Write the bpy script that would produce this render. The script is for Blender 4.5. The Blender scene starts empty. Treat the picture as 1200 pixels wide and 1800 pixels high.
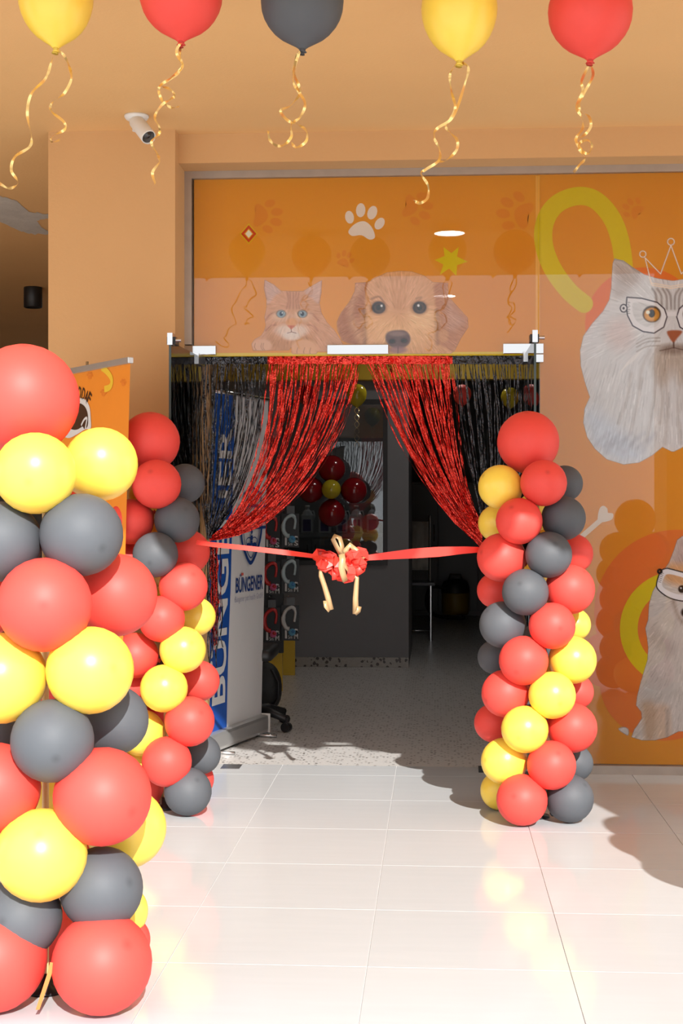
import bpy, bmesh, math, random
import numpy as np
from mathutils import Vector, Matrix, Quaternion

random.seed(7)
RNG = np.random.default_rng(11)
sc = bpy.context.scene
COL = sc.collection

# ------------------------------------------------------------------ camera
FPX, EYE, HORIZON, VPX = 2520.0, 1.357, 885.0, 165.0
YAW = math.atan(VPX / FPX)
CA, SA = math.cos(YAW), math.sin(YAW)
cam_data = bpy.data.cameras.new('camera')
cam_data.sensor_fit = 'VERTICAL'
cam_data.sensor_height = 36.0
cam_data.lens = 36.0 * FPX / 1800.0
cam_data.shift_y = -(900.0 - HORIZON) / 1800.0
cam_data.clip_end = 300
cam = bpy.data.objects.new('camera', cam_data)
cam.location = (0, 0, EYE)
cam.rotation_euler = (math.pi / 2, 0, YAW)
COL.objects.link(cam)
sc.camera = cam

# ------------------------------------------------------------------ light
world = bpy.data.worlds.new('hazy_sky')
sc.world = world
world.use_nodes = True
bgn = world.node_tree.nodes['Background']
bgn.inputs[0].default_value = (0.93, 0.97, 1.0, 1)
bgn.inputs[1].default_value = 1.3
SUN_AZ = math.radians(16.1)      # light travels towards (-sin, +cos)
SUN_EL = math.radians(30.7)
sun_dir = Vector((-math.sin(SUN_AZ) * math.cos(SUN_EL), math.cos(SUN_AZ) * math.cos(SUN_EL), -math.sin(SUN_EL)))
sun_data = bpy.data.lights.new('sun', 'SUN')
sun_data.energy = 4.7
sun_data.color = (1.0, 0.97, 0.92)
sun_data.angle = math.radians(0.53)
sun = bpy.data.objects.new('sun', sun_data)
sun.rotation_euler = sun_dir.to_track_quat('-Z', 'Y').to_euler()
COL.objects.link(sun)
sc.view_settings.view_transform = 'Standard'
sc.view_settings.look = 'None'
sc.view_settings.exposure = 0.62
sc.view_settings.gamma = 1.0
sc.view_settings.use_curve_mapping = False

# ------------------------------------------------------------------ pixel helpers (directions only; distance from ground / planes)
def ray(x, y):
    u = (x - 600.0) / FPX
    return Vector((-SA + u * CA, CA + u * SA, (HORIZON - y) / FPX))
def at_z(x, y, z=0.0):
    r = ray(x, y); return Vector((0, 0, EYE)) + r * ((z - EYE) / r.z)
def at_y(x, y, Y):
    r = ray(x, y); return Vector((0, 0, EYE)) + r * (Y / r.y)
def depth_at(x, Y):
    return Y / ray(x, 0).y
def lin(c):
    c = [v / 255.0 for v in c[:3]]
    return tuple(v / 12.92 if v <= 0.04045 else ((v + 0.055) / 1.055) ** 2.4 for v in c)

# ------------------------------------------------------------------ materials
MATS = {}
def mat(name, col, rough=0.5, metal=0.0, spec=0.5, var=0.06, scale=6.0, coat=0.0, bump=0.0, bscale=40.0, emit=None, estr=0.0, sheen=0.0, sss=0.0):
    """Principled material with a little procedural colour variation; col is linear."""
    if name in MATS: return MATS[name]
    m = bpy.data.materials.new(name); m.use_nodes = True
    nt = m.node_tree; b = nt.nodes['Principled BSDF']
    b.inputs['Roughness'].default_value = rough
    b.inputs['Metallic'].default_value = metal
    b.inputs['Specular IOR Level'].default_value = spec
    b.inputs['Coat Weight'].default_value = coat
    b.inputs['Sheen Weight'].default_value = sheen
    tc = nt.nodes.new('ShaderNodeTexCoord')
    if var > 0:
        no = nt.nodes.new('ShaderNodeTexNoise'); no.inputs['Scale'].default_value = scale; no.inputs['Detail'].default_value = 4
        nt.links.new(tc.outputs['Object'], no.inputs['Vector'])
        mx = nt.nodes.new('ShaderNodeMix'); mx.data_type = 'RGBA'
        mx.inputs[6].default_value = tuple(max(0, c * (1 - var)) for c in col) + (1,)
        mx.inputs[7].default_value = tuple(min(1, c * (1 + var)) for c in col) + (1,)
        nt.links.new(no.outputs['Fac'], mx.inputs[0]); nt.links.new(mx.outputs[2], b.inputs['Base Color'])
    else:
        b.inputs['Base Color'].default_value = tuple(col) + (1,)
    if bump > 0:
        nb = nt.nodes.new('ShaderNodeTexNoise'); nb.inputs['Scale'].default_value = bscale; nb.inputs['Detail'].default_value = 5
        bp = nt.nodes.new('ShaderNodeBump'); bp.inputs['Strength'].default_value = bump; bp.inputs['Distance'].default_value = 0.01
        nt.links.new(tc.outputs['Object'], nb.inputs['Vector']); nt.links.new(nb.outputs['Fac'], bp.inputs['Height'])
        nt.links.new(bp.outputs['Normal'], b.inputs['Normal'])
    if emit:
        b.inputs['Emission Color'].default_value = tuple(emit) + (1,); b.inputs['Emission Strength'].default_value = estr
    MATS[name] = m
    return m

def glass_mat(name, ior=1.5, tint=(0.97, 0.98, 0.97), rough=0.0):
    if name in MATS: return MATS[name]
    m = bpy.data.materials.new(name); m.use_nodes = True
    nt = m.node_tree; nt.nodes.clear()
    out = nt.nodes.new('ShaderNodeOutputMaterial'); mix = nt.nodes.new('ShaderNodeMixShader')
    fr = nt.nodes.new('ShaderNodeFresnel'); fr.inputs['IOR'].default_value = ior
    tr = nt.nodes.new('ShaderNodeBsdfTransparent'); tr.inputs[0].default_value = tint + (1,)
    gl = nt.nodes.new('ShaderNodeBsdfGlossy'); gl.inputs['Roughness'].default_value = rough
    nt.links.new(fr.outputs[0], mix.inputs[0]); nt.links.new(tr.outputs[0], mix.inputs[1]); nt.links.new(gl.outputs[0], mix.inputs[2])
    nt.links.new(mix.outputs[0], out.inputs[0])
    MATS[name] = m
    return m

def balloon_mat(name, col, rough, spec=0.5, sheen=0.0):
    """latex: pigment a little denser at the nipple end (+Z of the balloon)"""
    m = bpy.data.materials.new(name); m.use_nodes = True
    nt = m.node_tree; b = nt.nodes['Principled BSDF']
    tc = nt.nodes.new('ShaderNodeTexCoord'); sx = nt.nodes.new('ShaderNodeSeparateXYZ')
    nt.links.new(tc.outputs['Object'], sx.inputs[0])
    mr = nt.nodes.new('ShaderNodeMapRange'); mr.inputs[1].default_value = 0.985; mr.inputs[2].default_value = 1.0
    nt.links.new(sx.outputs['Z'], mr.inputs[0])
    no = nt.nodes.new('ShaderNodeTexNoise'); no.inputs['Scale'].default_value = 2.2; no.inputs['Detail'].default_value = 6; no.inputs['Roughness'].default_value = 0.65
    nt.links.new(tc.outputs['Object'], no.inputs['Vector'])
    m1 = nt.nodes.new('ShaderNodeMix'); m1.data_type = 'RGBA'
    m1.inputs[6].default_value = tuple(c * 0.93 for c in col) + (1,); m1.inputs[7].default_value = tuple(min(1, c * 1.07) for c in col) + (1,)
    nt.links.new(no.outputs['Fac'], m1.inputs[0])
    m2 = nt.nodes.new('ShaderNodeMix'); m2.data_type = 'RGBA'; m2.inputs[7].default_value = tuple(c * 0.72 for c in col) + (1,)
    nt.links.new(mr.outputs[0], m2.inputs[0]); nt.links.new(m1.outputs[2], m2.inputs[6])
    nt.links.new(m2.outputs[2], b.inputs['Base Color'])
    b.inputs['Roughness'].default_value = rough; b.inputs['Specular IOR Level'].default_value = spec
    b.inputs['Sheen Weight'].default_value = sheen; b.inputs['Sheen Roughness'].default_value = 0.6
    MATS[name] = m
    return m

RED = balloon_mat('latex_red', (0.76, 0.066, 0.052), 0.52, 0.36, 0.0)
YEL = balloon_mat('latex_yellow', (0.92, 0.66, 0.085), 0.33, 0.5, 0.0)
BLK = balloon_mat('latex_black', (0.082, 0.089, 0.101), 0.6, 0.36, 0.0)
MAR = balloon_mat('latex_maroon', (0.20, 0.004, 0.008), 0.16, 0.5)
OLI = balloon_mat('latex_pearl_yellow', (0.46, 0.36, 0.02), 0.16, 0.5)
BCOL = {'m': MAR, 'o': OLI, 'r': RED, 'y': YEL, 'k': BLK}
BWORD = {'m': 'maroon', 'o': 'pearl yellow', 'r': 'red', 'y': 'yellow', 'k': 'black'}
PAINT = (0.60, 0.345, 0.150)
M_WALL = mat('ochre_wall_paint', PAINT, 0.75, bump=0.12, bscale=60, var=0.04, scale=3)
M_CEIL = mat('ochre_ceiling_paint', (0.78, 0.475, 0.205), 0.75, bump=0.12, bscale=60, var=0.05, scale=2)
M_ALU = mat('brushed_aluminium', (0.42, 0.36, 0.31), 0.42, 0.75, var=0.12, scale=14)
M_STEEL = mat('bright_steel', (0.55, 0.55, 0.56), 0.24, 1.0, var=0.05)
M_MIRROR = mat('polished_steel', (0.48, 0.47, 0.47), 0.06, 1.0, var=0.03)
M_GLASS = glass_mat('storefront_glass', 1.42, (1, 1, 1))
M_DOORGLASS = glass_mat('door_glass', 1.5, (0.93, 0.95, 0.93))
M_BLACK = mat('black_plastic', (0.012, 0.012, 0.014), 0.45)
M_DARKMETAL = mat('dark_metal', (0.03, 0.03, 0.032), 0.4, 0.6)
M_WHITE = mat('white_plastic', (0.72, 0.71, 0.69), 0.4)
M_GREYW = mat('charcoal_wall_paint', (0.17, 0.17, 0.18), 0.55, var=0.05)
M_GREYL = mat('grey_wall_paint', (0.16, 0.17, 0.18), 0.6, var=0.05)
M_YELP = mat('yellow_panel', (0.62, 0.40, 0.02), 0.45, var=0.05)
M_GOLD = mat('gold_foil', (0.95, 0.70, 0.28), 0.3, 0.75, var=0.05)

# ------------------------------------------------------------------ mesh helpers
LOCAL = set()        # roots whose parts are built in the root's own coordinates
def link(o, parent=None):
    COL.objects.link(o)
    if parent is not None:
        o.parent = parent
        if parent.parent is None and parent.name not in LOCAL:
            o.matrix_parent_inverse = Matrix.Translation(-Vector(parent.location))
    return o
def mesh_obj(name, verts, faces, m, parent=None, smooth=False, loc=None):
    me = bpy.data.meshes.new(name); me.from_pydata([tuple(v) for v in verts], [], faces); me.update()
    if m: me.materials.append(m)
    if smooth: me.polygons.foreach_set('use_smooth', [True] * len(me.polygons))
    o = bpy.data.objects.new(name, me)
    if loc is not None: o.location = loc
    return link(o, parent)
def from_bm(name, bm, m, parent=None, smooth=False, loc=None):
    me = bpy.data.meshes.new(name); bmesh.ops.recalc_face_normals(bm, faces=bm.faces); bm.to_mesh(me); bm.free()
    if m: me.materials.append(m)
    if smooth: me.polygons.foreach_set('use_smooth', [True] * len(me.polygons))
    o = bpy.data.objects.new(name, me)
    if loc is not None: o.location = loc
    return link(o, parent)
def bm_box(bm, a, b, bev=0.0):
    vs = [bm.verts.new((x, y, z)) for x in (a[0], b[0]) for y in (a[1], b[1]) for z in (a[2], b[2])]
    fs = [(0, 1, 3, 2), (4, 6, 7, 5), (0, 4, 5, 1), (2, 3, 7, 6), (0, 2, 6, 4), (1, 5, 7, 3)]
    nf = [bm.faces.new([vs[i] for i in f]) for f in fs]
    if bev > 0:
        es = list({e for f in nf for e in f.edges})
        bmesh.ops.bevel(bm, geom=es, offset=bev, segments=2, affect='EDGES', profile=0.6)
    return bm
def box(name, a, b, m, parent=None, bev=0.0, smooth=False):
    bm = bmesh.new(); bm_box(bm, a, b, bev); return from_bm(name, bm, m, parent, smooth)
def bm_lathe(bm, prof, axis0, axis1, seg=20):
    """profile [(radius, t)] spun about the line axis0 -> axis1 (t in metres along it)"""
    axis0 = Vector(axis0); d = (Vector(axis1) - axis0).normalized()
    q = Vector((0, 0, 1)).rotation_difference(d)
    rings = []
    for r, t in prof:
        if r < 1e-6: rings.append([bm.verts.new(axis0 + d * t)])
        else: rings.append([bm.verts.new(axis0 + q @ Vector((r * math.cos(2 * math.pi * k / seg), r * math.sin(2 * math.pi * k / seg), t))) for k in range(seg)])
    for A, B in zip(rings, rings[1:]):
        for k in range(seg):
            k2 = (k + 1) % seg
            if len(A) == 1 and len(B) == 1: continue
            if len(A) == 1: bm.faces.new((A[0], B[k2], B[k]))
            elif len(B) == 1: bm.faces.new((A[k], A[k2], B[0]))
            else: bm.faces.new((A[k], A[k2], B[k2], B[k]))
    return bm
def lathe(name, prof, a0, a1, m, parent=None, seg=20, smooth=True):
    bm = bmesh.new(); bm_lathe(bm, prof, a0, a1, seg); return from_bm(name, bm, m, parent, smooth)
def cyl(name, a, b, r, m, parent=None, seg=16, r2=None):
    L = (Vector(b) - Vector(a)).length
    o = lathe(name, [(0, 0), (r, 0), (r if r2 is None else r2, L), (0, L)], a, b, m, parent, seg, False)
    return o
def bm_tube(bm, pts, r, seg=8):
    pts = [Vector(p) for p in pts]; rs = r if isinstance(r, (list, tuple)) else [r] * len(pts)
    rings = []; up = None
    for i, p in enumerate(pts):
        t = (pts[min(i + 1, len(pts) - 1)] - pts[max(i - 1, 0)]).normalized()
        if up is None:
            up = Vector((0, 0, 1)) if abs(t.z) < 0.9 else Vector((1, 0, 0))
        s = t.cross(up).normalized(); up = s.cross(t).normalized()
        rings.append([bm.verts.new(p + (s * math.cos(2 * math.pi * k / seg) + up * math.sin(2 * math.pi * k / seg)) * rs[i]) for k in range(seg)])
    for A, B in zip(rings, rings[1:]):
        for k in range(seg): bm.faces.new((A[k], A[(k + 1) % seg], B[(k + 1) % seg], B[k]))
    bm.faces.new(rings[0][::-1]); bm.faces.new(rings[-1])
    return bm
def tube(name, pts, r, m, parent=None, seg=8):
    bm = bmesh.new(); bm_tube(bm, pts, r, seg); return from_bm(name, bm, m, parent, True)
def spline(pts, n=6, closed=False):
    """Catmull-Rom through 2-D / 3-D points"""
    P = [np.array(p, float) for p in pts]; out = []
    N = len(P); rng = range(N) if closed else range(N - 1)
    for i in rng:
        if closed: p0, p1, p2, p3 = P[i - 1], P[i], P[(i + 1) % N], P[(i + 2) % N]
        else: p0, p1, p2, p3 = P[max(i - 1, 0)], P[i], P[i + 1], P[min(i + 2, N - 1)]
        for k in range(n):
            t = k / n
            out.append(0.5 * ((2 * p1) + (-p0 + p2) * t + (2 * p0 - 5 * p1 + 4 * p2 - p3) * t * t + (-p0 + 3 * p1 - 3 * p2 + p3) * t ** 3))
    if not closed: out.append(P[-1])
    return out
def strip_geo(pts, width, twist0, twists, verts, faces, up=Vector((0, -1, 0))):
    """flat ribbon along pts; width number or list; twist angle runs twist0 -> twist0+twists"""
    pts = [Vector(p) for p in pts]; n = len(pts); base = len(verts)
    for i, p in enumerate(pts):
        t = (pts[min(i + 1, n - 1)] - pts[max(i - 1, 0)]).normalized()
        s = t.cross(up)
        s = s.normalized() if s.length > 1e-5 else Vector((1, 0, 0))
        nn = s.cross(t)
        a = twists[i] if isinstance(twists, (list, tuple)) else twist0 + twists * i / max(1, n - 1)
        w = (width[i] if isinstance(width, (list, tuple)) else width) * 0.5
        dv = (s * math.cos(a) + nn * math.sin(a)) * w
        verts.append(p - dv); verts.append(p + dv)
    for i in range(n - 1):
        k = base + 2 * i; faces.append((k, k + 1, k + 3, k + 2))
def strip(name, pts, width, m, parent=None, twist0=0.0, twists=0.0, thick=0.0):
    v, f = [], []; strip_geo(pts, width, twist0, twists, v, f)
    o = mesh_obj(name, v, f, m, parent, True)
    if thick > 0:
        md = o.modifiers.new('thickness', 'SOLIDIFY'); md.thickness = thick; md.offset = 0
    return o
def empty(name, loc=(0, 0, 0)):
    o = bpy.data.objects.new(name, None); o.location = loc; o.empty_display_size = 0.1
    return link(o)
def tag(o, label, cat, group=None, kind=None):
    o['label'] = label; o['category'] = cat
    if group: o['group'] = group
    if kind: o['kind'] = kind
    return o
def struct(o, label=None, cat=None):
    o['kind'] = 'structure'
    if label: o['label'] = label
    if cat: o['category'] = cat
    return o

# ================================================================== STRUCTURE
GY = 7.28            # glass plane
CZ = 3.20            # canopy ceiling height
ROOF_Y = 2.93        # front edge of the canopy
PIT = 0.59           # tile pitch
TX0, TY0 = -0.20, 5.965
TH_Y = 7.41          # terrazzo starts

def tile_mat():
    m = bpy.data.materials.new('polished_porcelain'); m.use_nodes = True
    nt = m.node_tree; b = nt.nodes['Principled BSDF']
    tc = nt.nodes.new('ShaderNodeTexCoord'); oi = nt.nodes.new('ShaderNodeObjectInfo')
    mp = nt.nodes.new('ShaderNodeMapping'); mp.inputs['Scale'].default_value = (1.2, 9, 1)
    ad = nt.nodes.new('ShaderNodeVectorMath'); ad.operation = 'ADD'
    nt.links.new(tc.outputs['Object'], mp.inputs[0]); nt.links.new(mp.outputs[0], ad.inputs[0]); nt.links.new(oi.outputs['Location'], ad.inputs[1])
    no = nt.nodes.new('ShaderNodeTexNoise'); no.inputs['Scale'].default_value = 2.5; no.inputs['Detail'].default_value = 6
    nt.links.new(ad.outputs[0], no.inputs['Vector'])
    mx = nt.nodes.new('ShaderNodeMix'); mx.data_type = 'RGBA'
    mx.inputs[6].default_value = (0.505, 0.522, 0.54, 1); mx.inputs[7].default_value = (0.548, 0.566, 0.585, 1)
    nt.links.new(no.outputs['Fac'], mx.inputs[0])
    hs = nt.nodes.new('ShaderNodeHueSaturation'); mr = nt.nodes.new('ShaderNodeMapRange')
    mr.inputs[3].default_value = 0.985; mr.inputs[4].default_value = 1.015
    nt.links.new(oi.outputs['Random'], mr.inputs[0]); nt.links.new(mr.outputs[0], hs.inputs['Value']); nt.links.new(mx.outputs[2], hs.inputs['Color'])
    nt.links.new(hs.outputs[0], b.inputs['Base Color'])
    b.inputs['Roughness'].default_value = 0.10; b.inputs['Specular IOR Level'].default_value = 0.24
    return m
M_TILE = tile_mat()
M_GROUT = mat('pale_grout', (0.66, 0.66, 0.66), 0.8, var=0.1, scale=30)
M_GROUND = mat('pale_concrete_paving', (0.46, 0.44, 0.41), 0.85, var=0.08, scale=1.2)

def terrazzo(name, base, chip, scale, thr, rough):
    m = bpy.data.materials.new(name); m.use_nodes = True
    nt = m.node_tree; b = nt.nodes['Principled BSDF']
    tc = nt.nodes.new('ShaderNodeTexCoord')
    vo = nt.nodes.new('ShaderNodeTexVoronoi'); vo.inputs['Scale'].default_value = scale
    nt.links.new(tc.outputs['Object'], vo.inputs['Vector'])
    cr = nt.nodes.new('ShaderNodeValToRGB'); cr.color_ramp.interpolation = 'CONSTANT'
    cr.color_ramp.elements[0].color = tuple(chip) + (1,); cr.color_ramp.elements[1].position = thr; cr.color_ramp.elements[1].color = tuple(base) + (1,)
    sp = nt.nodes.new('ShaderNodeSeparateColor'); nt.links.new(vo.outputs['Color'], sp.inputs[0])
    gt = nt.nodes.new('ShaderNodeMath'); gt.operation = 'GREATER_THAN'; gt.inputs[1].default_value = 0.72
    nt.links.new(sp.outputs[0], gt.inputs[0])
    sub = nt.nodes.new('ShaderNodeMath'); sub.operation = 'SUBTRACT'; sub.inputs[0].default_value = 1.0
    mul = nt.nodes.new('ShaderNodeMath'); mul.operation = 'MULTIPLY_ADD'; mul.inputs[2].default_value = 0.0
    nt.links.new(gt.outputs[0], sub.inputs[1])
    ad = nt.nodes.new('ShaderNodeMath'); ad.operation = 'ADD'
    nt.links.new(vo.outputs['Distance'], ad.inputs[0]); nt.links.new(sub.outputs[0], ad.inputs[1])
    nt.links.new(ad.outputs[0], cr.inputs[0])
    no = nt.nodes.new('ShaderNodeTexNoise'); no.inputs['Scale'].default_value = 90; nt.links.new(tc.outputs['Object'], no.inputs['Vector'])
    mx = nt.nodes.new('ShaderNodeMix'); mx.data_type = 'RGBA'; mx.blend_type = 'MULTIPLY'; mx.inputs[0].default_value = 0.35
    nt.links.new(cr.outputs[0], mx.inputs[6]); nt.links.new(no.outputs['Fac'], mx.inputs[7])
    nt.links.new(mx.outputs[2], b.inputs['Base Color']); b.inputs['Roughness'].default_value = rough
    return m
M_TERR = terrazzo('terrazzo_floor', (0.72, 0.70, 0.68), (0.20, 0.18, 0.17), 55, 0.42, 0.3)
M_TERRB = terrazzo('terrazzo_skirting', (0.36, 0.33, 0.29), (0.05, 0.035, 0.03), 38, 0.55, 0.3)

ground = struct(mesh_obj('ground', [(-60, -80, -0.03), (60, -80, -0.03), (60, 40, -0.03), (-60, 40, -0.03)], [(0, 1, 2, 3)], M_GROUND), 'pale concrete paving around the forecourt', 'ground')
floor = struct(box('floor', (-7, -1.6, -0.028), (6, TH_Y, -0.0035), M_GROUT), 'polished pale porcelain tile floor in front of the shop', 'floor')
tm = None
for i in range(-6, 7):
    for j in range(-8, 3):
        x0, y0 = TX0 + i * PIT, TY0 + j * PIT
        y1 = min(y0 + PIT, TH_Y)
        full = y1 - y0 > PIT - 0.01
        g = 0.0016
        if full and tm is not None:
            o = bpy.data.objects.new('tile', tm); o.location = (x0 + PIT / 2, y0 + PIT / 2, 0); COL.objects.link(o); o.parent = floor
        else:
            bm = bmesh.new(); hx, hy = PIT / 2 - g, (y1 - y0) / 2 - g
            bm_box(bm, (-hx, -hy, -0.0034), (hx, hy, 0))
            o = from_bm('tile', bm, M_TILE, floor, loc=(x0 + PIT / 2, (y0 + y1) / 2, 0))
            if full: tm = o.data
floor_in = struct(box('floor_interior', (-1.9, TH_Y, -0.02), (3.4, 18.2, -0.001), M_TERR), 'speckled grey terrazzo floor inside the shop', 'floor')

ceil_bm = bmesh.new(); bm_box(ceil_bm, (-8, ROOF_Y, CZ), (6, 22, CZ + 0.35))
ceiling = struct(from_bm('ceiling', ceil_bm, M_CEIL), 'ochre painted canopy ceiling over the entrance', 'ceiling')
# unpainted plaster patch on the corridor ceiling
pp = [(-30, 338), (0, 345), (28, 352), (50, 372), (86, 377), (120, 379), (120, 386), (86, 384), (64, 388), (70, 398), (86, 407), (120, 409), (120, 413), (60, 412), (30, 404), (0, 390), (-30, 384)]
pv = []
rr = random.Random(3)
for a, b in zip(pp, pp[1:] + pp[:1]):
    for k in range(6):
        t = k / 6; j = rr.uniform(-2.2, 2.2)
        pv.append(at_z(a[0] + (b[0] - a[0]) * t + j * 1.5, a[1] + (b[1] - a[1]) * t + j, CZ - 0.002))
M_PLAST = mat('bare_white_plaster', (0.55, 0.53, 0.50), 0.9, var=0.2, scale=8, bump=0.4, bscale=30)
mesh_obj('plaster_patch', pv, [tuple(range(len(pv)))], M_PLAST, ceiling)['label'] = 'unpainted white plaster patch'

wl_bm = bmesh.new(); bm_box(wl_bm, (-1.915, 7.0, 0), (-1.28, 7.55, CZ))
bm_box(wl_bm, (-1.915, 7.55, 0), (-1.80, 18.2, CZ))
wall_left = struct(from_bm('wall_left', wl_bm, M_WALL), 'ochre painted pillar wall beside the shop entrance', 'wall')
wall_front = struct(box('wall_front', (-1.28, 7.09, 3.055), (5.5, 7.6, CZ), M_WALL), 'ochre band of wall above the glass shopfront', 'wall')
struct(box('wall_corridor', (-7.6, 6.0, 0), (-7.4, 22, CZ), M_WALL), 'ochre far wall of the side passage', 'wall')
struct(box('wall_end', (-7.6, 21.8, 0), (-1.9, 22, CZ), M_GREYW), 'dark end wall of the side passage', 'wall')
struct(box('trim_1', (1.74, 2.98, 0), (2.5, 3.6, CZ), M_WALL, bev=0.01), 'ochre roof pillar at the canopy edge', 'pillar')
struct(box('trim_2', (-5.2, 2.98, 0), (-4.5, 3.6, CZ), M_WALL, bev=0.01), 'ochre roof pillar far along the canopy edge', 'pillar')

# surface-mounted cylinder downlight in the passage
p = at_z(58, 505, CZ); d = p.y
lampt = empty('cylinder_downlight', p)
lathe('lamp_body', [(0, 0), (0.075, 0), (0.078, 0.01), (0.078, 0.17), (0.07, 0.175), (0.066, 0.15), (0, 0.15)], p, p - Vector((0, 0, 1)), M_BLACK, lampt, 24)
lathe('lens', [(0, 0), (0.06, 0), (0, 0.002)], p - Vector((0, 0, .148)), p - Vector((0, 0, 1)), mat('dim_lens', (0.3, 0.28, 0.25), 0.3), lampt, 24)
tag(lampt, 'black cylinder downlight mounted on the dark passage ceiling', 'lamp')

# ------------------------------------------------------------------ shopfront
DX0, DX1 = -1.235, 0.515       # transom span; fixed panel starts at DX1
trm = bmesh.new()
bm_box(trm, (-1.28, GY - 0.02, 3.018), (5.4, GY + 0.05, 3.055))
bm_box(trm, (-1.28, GY - 0.02, 2.17), (-1.243, GY + 0.05, 3.018))
bm_box(trm, (DX1 + 0.01, GY - 0.03, 0), (5.4, GY + 0.04, 0.043))
frame = struct(from_bm('trim_3', trm, M_ALU), 'brushed aluminium channel around the shopfront glass', 'frame')
bmj = bmesh.new(); bm_box(bmj, (-1.285, GY + 0.06, 0), (-1.2, GY + 0.3, 3.05))
struct(from_bm('trim_4', bmj, M_WALL), 'ochre reveal behind the open glass door', 'wall')

window = struct(box('window_1', (DX0 - 0.008, GY - 0.006, 2.112), (DX1, GY + 0.006, 3.03), M_GLASS), 'glass transom panel with printed orange film over the doorway', 'window')
window2 = struct(box('window_2', (DX1 + 0.006, GY - 0.006, 0.01), (5.4, GY + 0.006, 3.03), M_GLASS), 'tall fixed glass panel with printed pet graphics', 'window')

# printed film -----------------------------------------------------
VY = GY + 0.012
def film_mat():
    m = bpy.data.materials.new('orange_one_way_film'); m.use_nodes = True
    nt = m.node_tree; b = nt.nodes['Principled BSDF']; out = nt.nodes['Material Output']
    tc = nt.nodes.new('ShaderNodeTexCoord')
    no = nt.nodes.new('ShaderNodeTexNoise'); no.inputs['Scale'].default_value = 1.3; nt.links.new(tc.outputs['Object'], no.inputs['Vector'])
    mx = nt.nodes.new('ShaderNodeMix'); mx.data_type = 'RGBA'
    mx.inputs[6].default_value = (0.80, 0.285, 0.010, 1); mx.inputs[7].default_value = (0.90, 0.365, 0.016, 1)
    nt.links.new(no.outputs['Fac'], mx.inputs[0]); nt.links.new(mx.outputs[2], b.inputs['Base Color'])
    b.inputs['Roughness'].default_value = 0.5; b.inputs['Specular IOR Level'].default_value = 0.2
    tr = nt.nodes.new('ShaderNodeBsdfTransparent'); ms = nt.nodes.new('ShaderNodeMixShader'); ms.inputs[0].default_value = 0.06
    nt.links.new(b.outputs[0], ms.inputs[1]); nt.links.new(tr.outputs[0], ms.inputs[2]); nt.links.new(ms.outputs[0], out.inputs[0])
    return m
M_FILM = film_mat()
film1 = mesh_obj('orange_film', [(DX0, VY, 2.118), (DX1 + 0.012, VY, 2.118), (DX1 + 0.012, VY, 3.02), (DX0, VY, 3.02)], [(0, 1, 2, 3)], M_FILM, window); film1['label'] = 'orange printed film'
film2 = mesh_obj('orange_film', [(DX1 + 0.012, VY, 0.045), (5.39, VY, 0.045), (5.39, VY, 3.02), (DX1 + 0.012, VY, 3.02)], [(0, 1, 2, 3)], M_FILM, window2); film2['label'] = 'orange printed film'

PK = 1.42
def plin(c, k=PK):
    return tuple(min(0.9, max(0.0, v - 0.012) * k) for v in lin(c))
def print_mat(name, c):
    return mat('print_' + name, plin(c), 0.5, spec=0.2, var=0.03)
def flat_print(name, pts, m, parent, layer=1, label=None, Y=VY):
    v = [at_y(x, y, Y - 0.0006 * layer) for x, y in pts]
    bm = bmesh.new(); f = bm.faces.new([bm.verts.new(p) for p in v])
    bmesh.ops.triangulate(bm, faces=[f])
    o = from_bm(name, bm, m, parent)
    if label: o['label'] = label
    return o
def ell(cx, cy, rx, ry, a=0, n=28):
    a = math.radians(a); out = []
    for k in range(n):
        t = 2 * math.pi * k / n; x, y = rx * math.cos(t), ry * math.sin(t)
        out.append((cx + x * math.cos(a) - y * math.sin(a), cy + x * math.sin(a) + y * math.cos(a)))
    return out
def stroke_poly(pts, w, n=8, caps=True):
    P = spline(pts, n); L, R = [], []
    for i, p in enumerate(P):
        t = P[min(i + 1, len(P) - 1)] - P[max(i - 1, 0)]; t = t / (np.linalg.norm(t) + 1e-9); nn = np.array((-t[1], t[0]))
        L.append(tuple(p + nn * w / 2)); R.append(tuple(p - nn * w / 2))
    out = list(L)
    if caps:
        t = P[-1] - P[-2]; a0 = math.atan2(t[1], t[0])
        out += [tuple(P[-1] + w / 2 * np.array((math.cos(a0 + b), math.sin(a0 + b)))) for b in np.linspace(math.pi / 2, -math.pi / 2, 9)[1:-1]]
    out += R[::-1]
    if caps:
        t = P[0] - P[1]; a0 = math.atan2(t[1], t[0])
        out += [tuple(P[0] + w / 2 * np.array((math.cos(a0 + b), math.sin(a0 + b)))) for b in np.linspace(math.pi / 2, -math.pi / 2, 9)[1:-1]]
    return out
def stroke_print(name, pts, w, m, parent, layer, label):
    P = spline(pts, 8); bm = bmesh.new(); rows = []
    t = P[1] - P[0]; a0 = math.atan2(t[1], t[0])
    for i in range(6, 0, -1):                       # rounded end
        c_ = math.pi / 2 * i / 6 * 0.98; rows.append((P[0] - t / np.linalg.norm(t) * w / 2 * math.sin(c_), t, w * math.cos(c_)))
    for i, p in enumerate(P): rows.append((p, P[min(i + 1, len(P) - 1)] - P[max(i - 1, 0)], w))
    vs = []
    for p, t, ww in rows:
        t = t / (np.linalg.norm(t) + 1e-9); n = np.array((-t[1], t[0])) * ww / 2
        vs.append([bm.verts.new(at_y(*(p + s * n), VY - 0.0006 * layer)) for s in (-1, 1)])
    for A, B in zip(vs, vs[1:]): bm.faces.new((A[0], A[1], B[1], B[0]))
    o = from_bm(name, bm, m, parent); o['label'] = label
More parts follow.
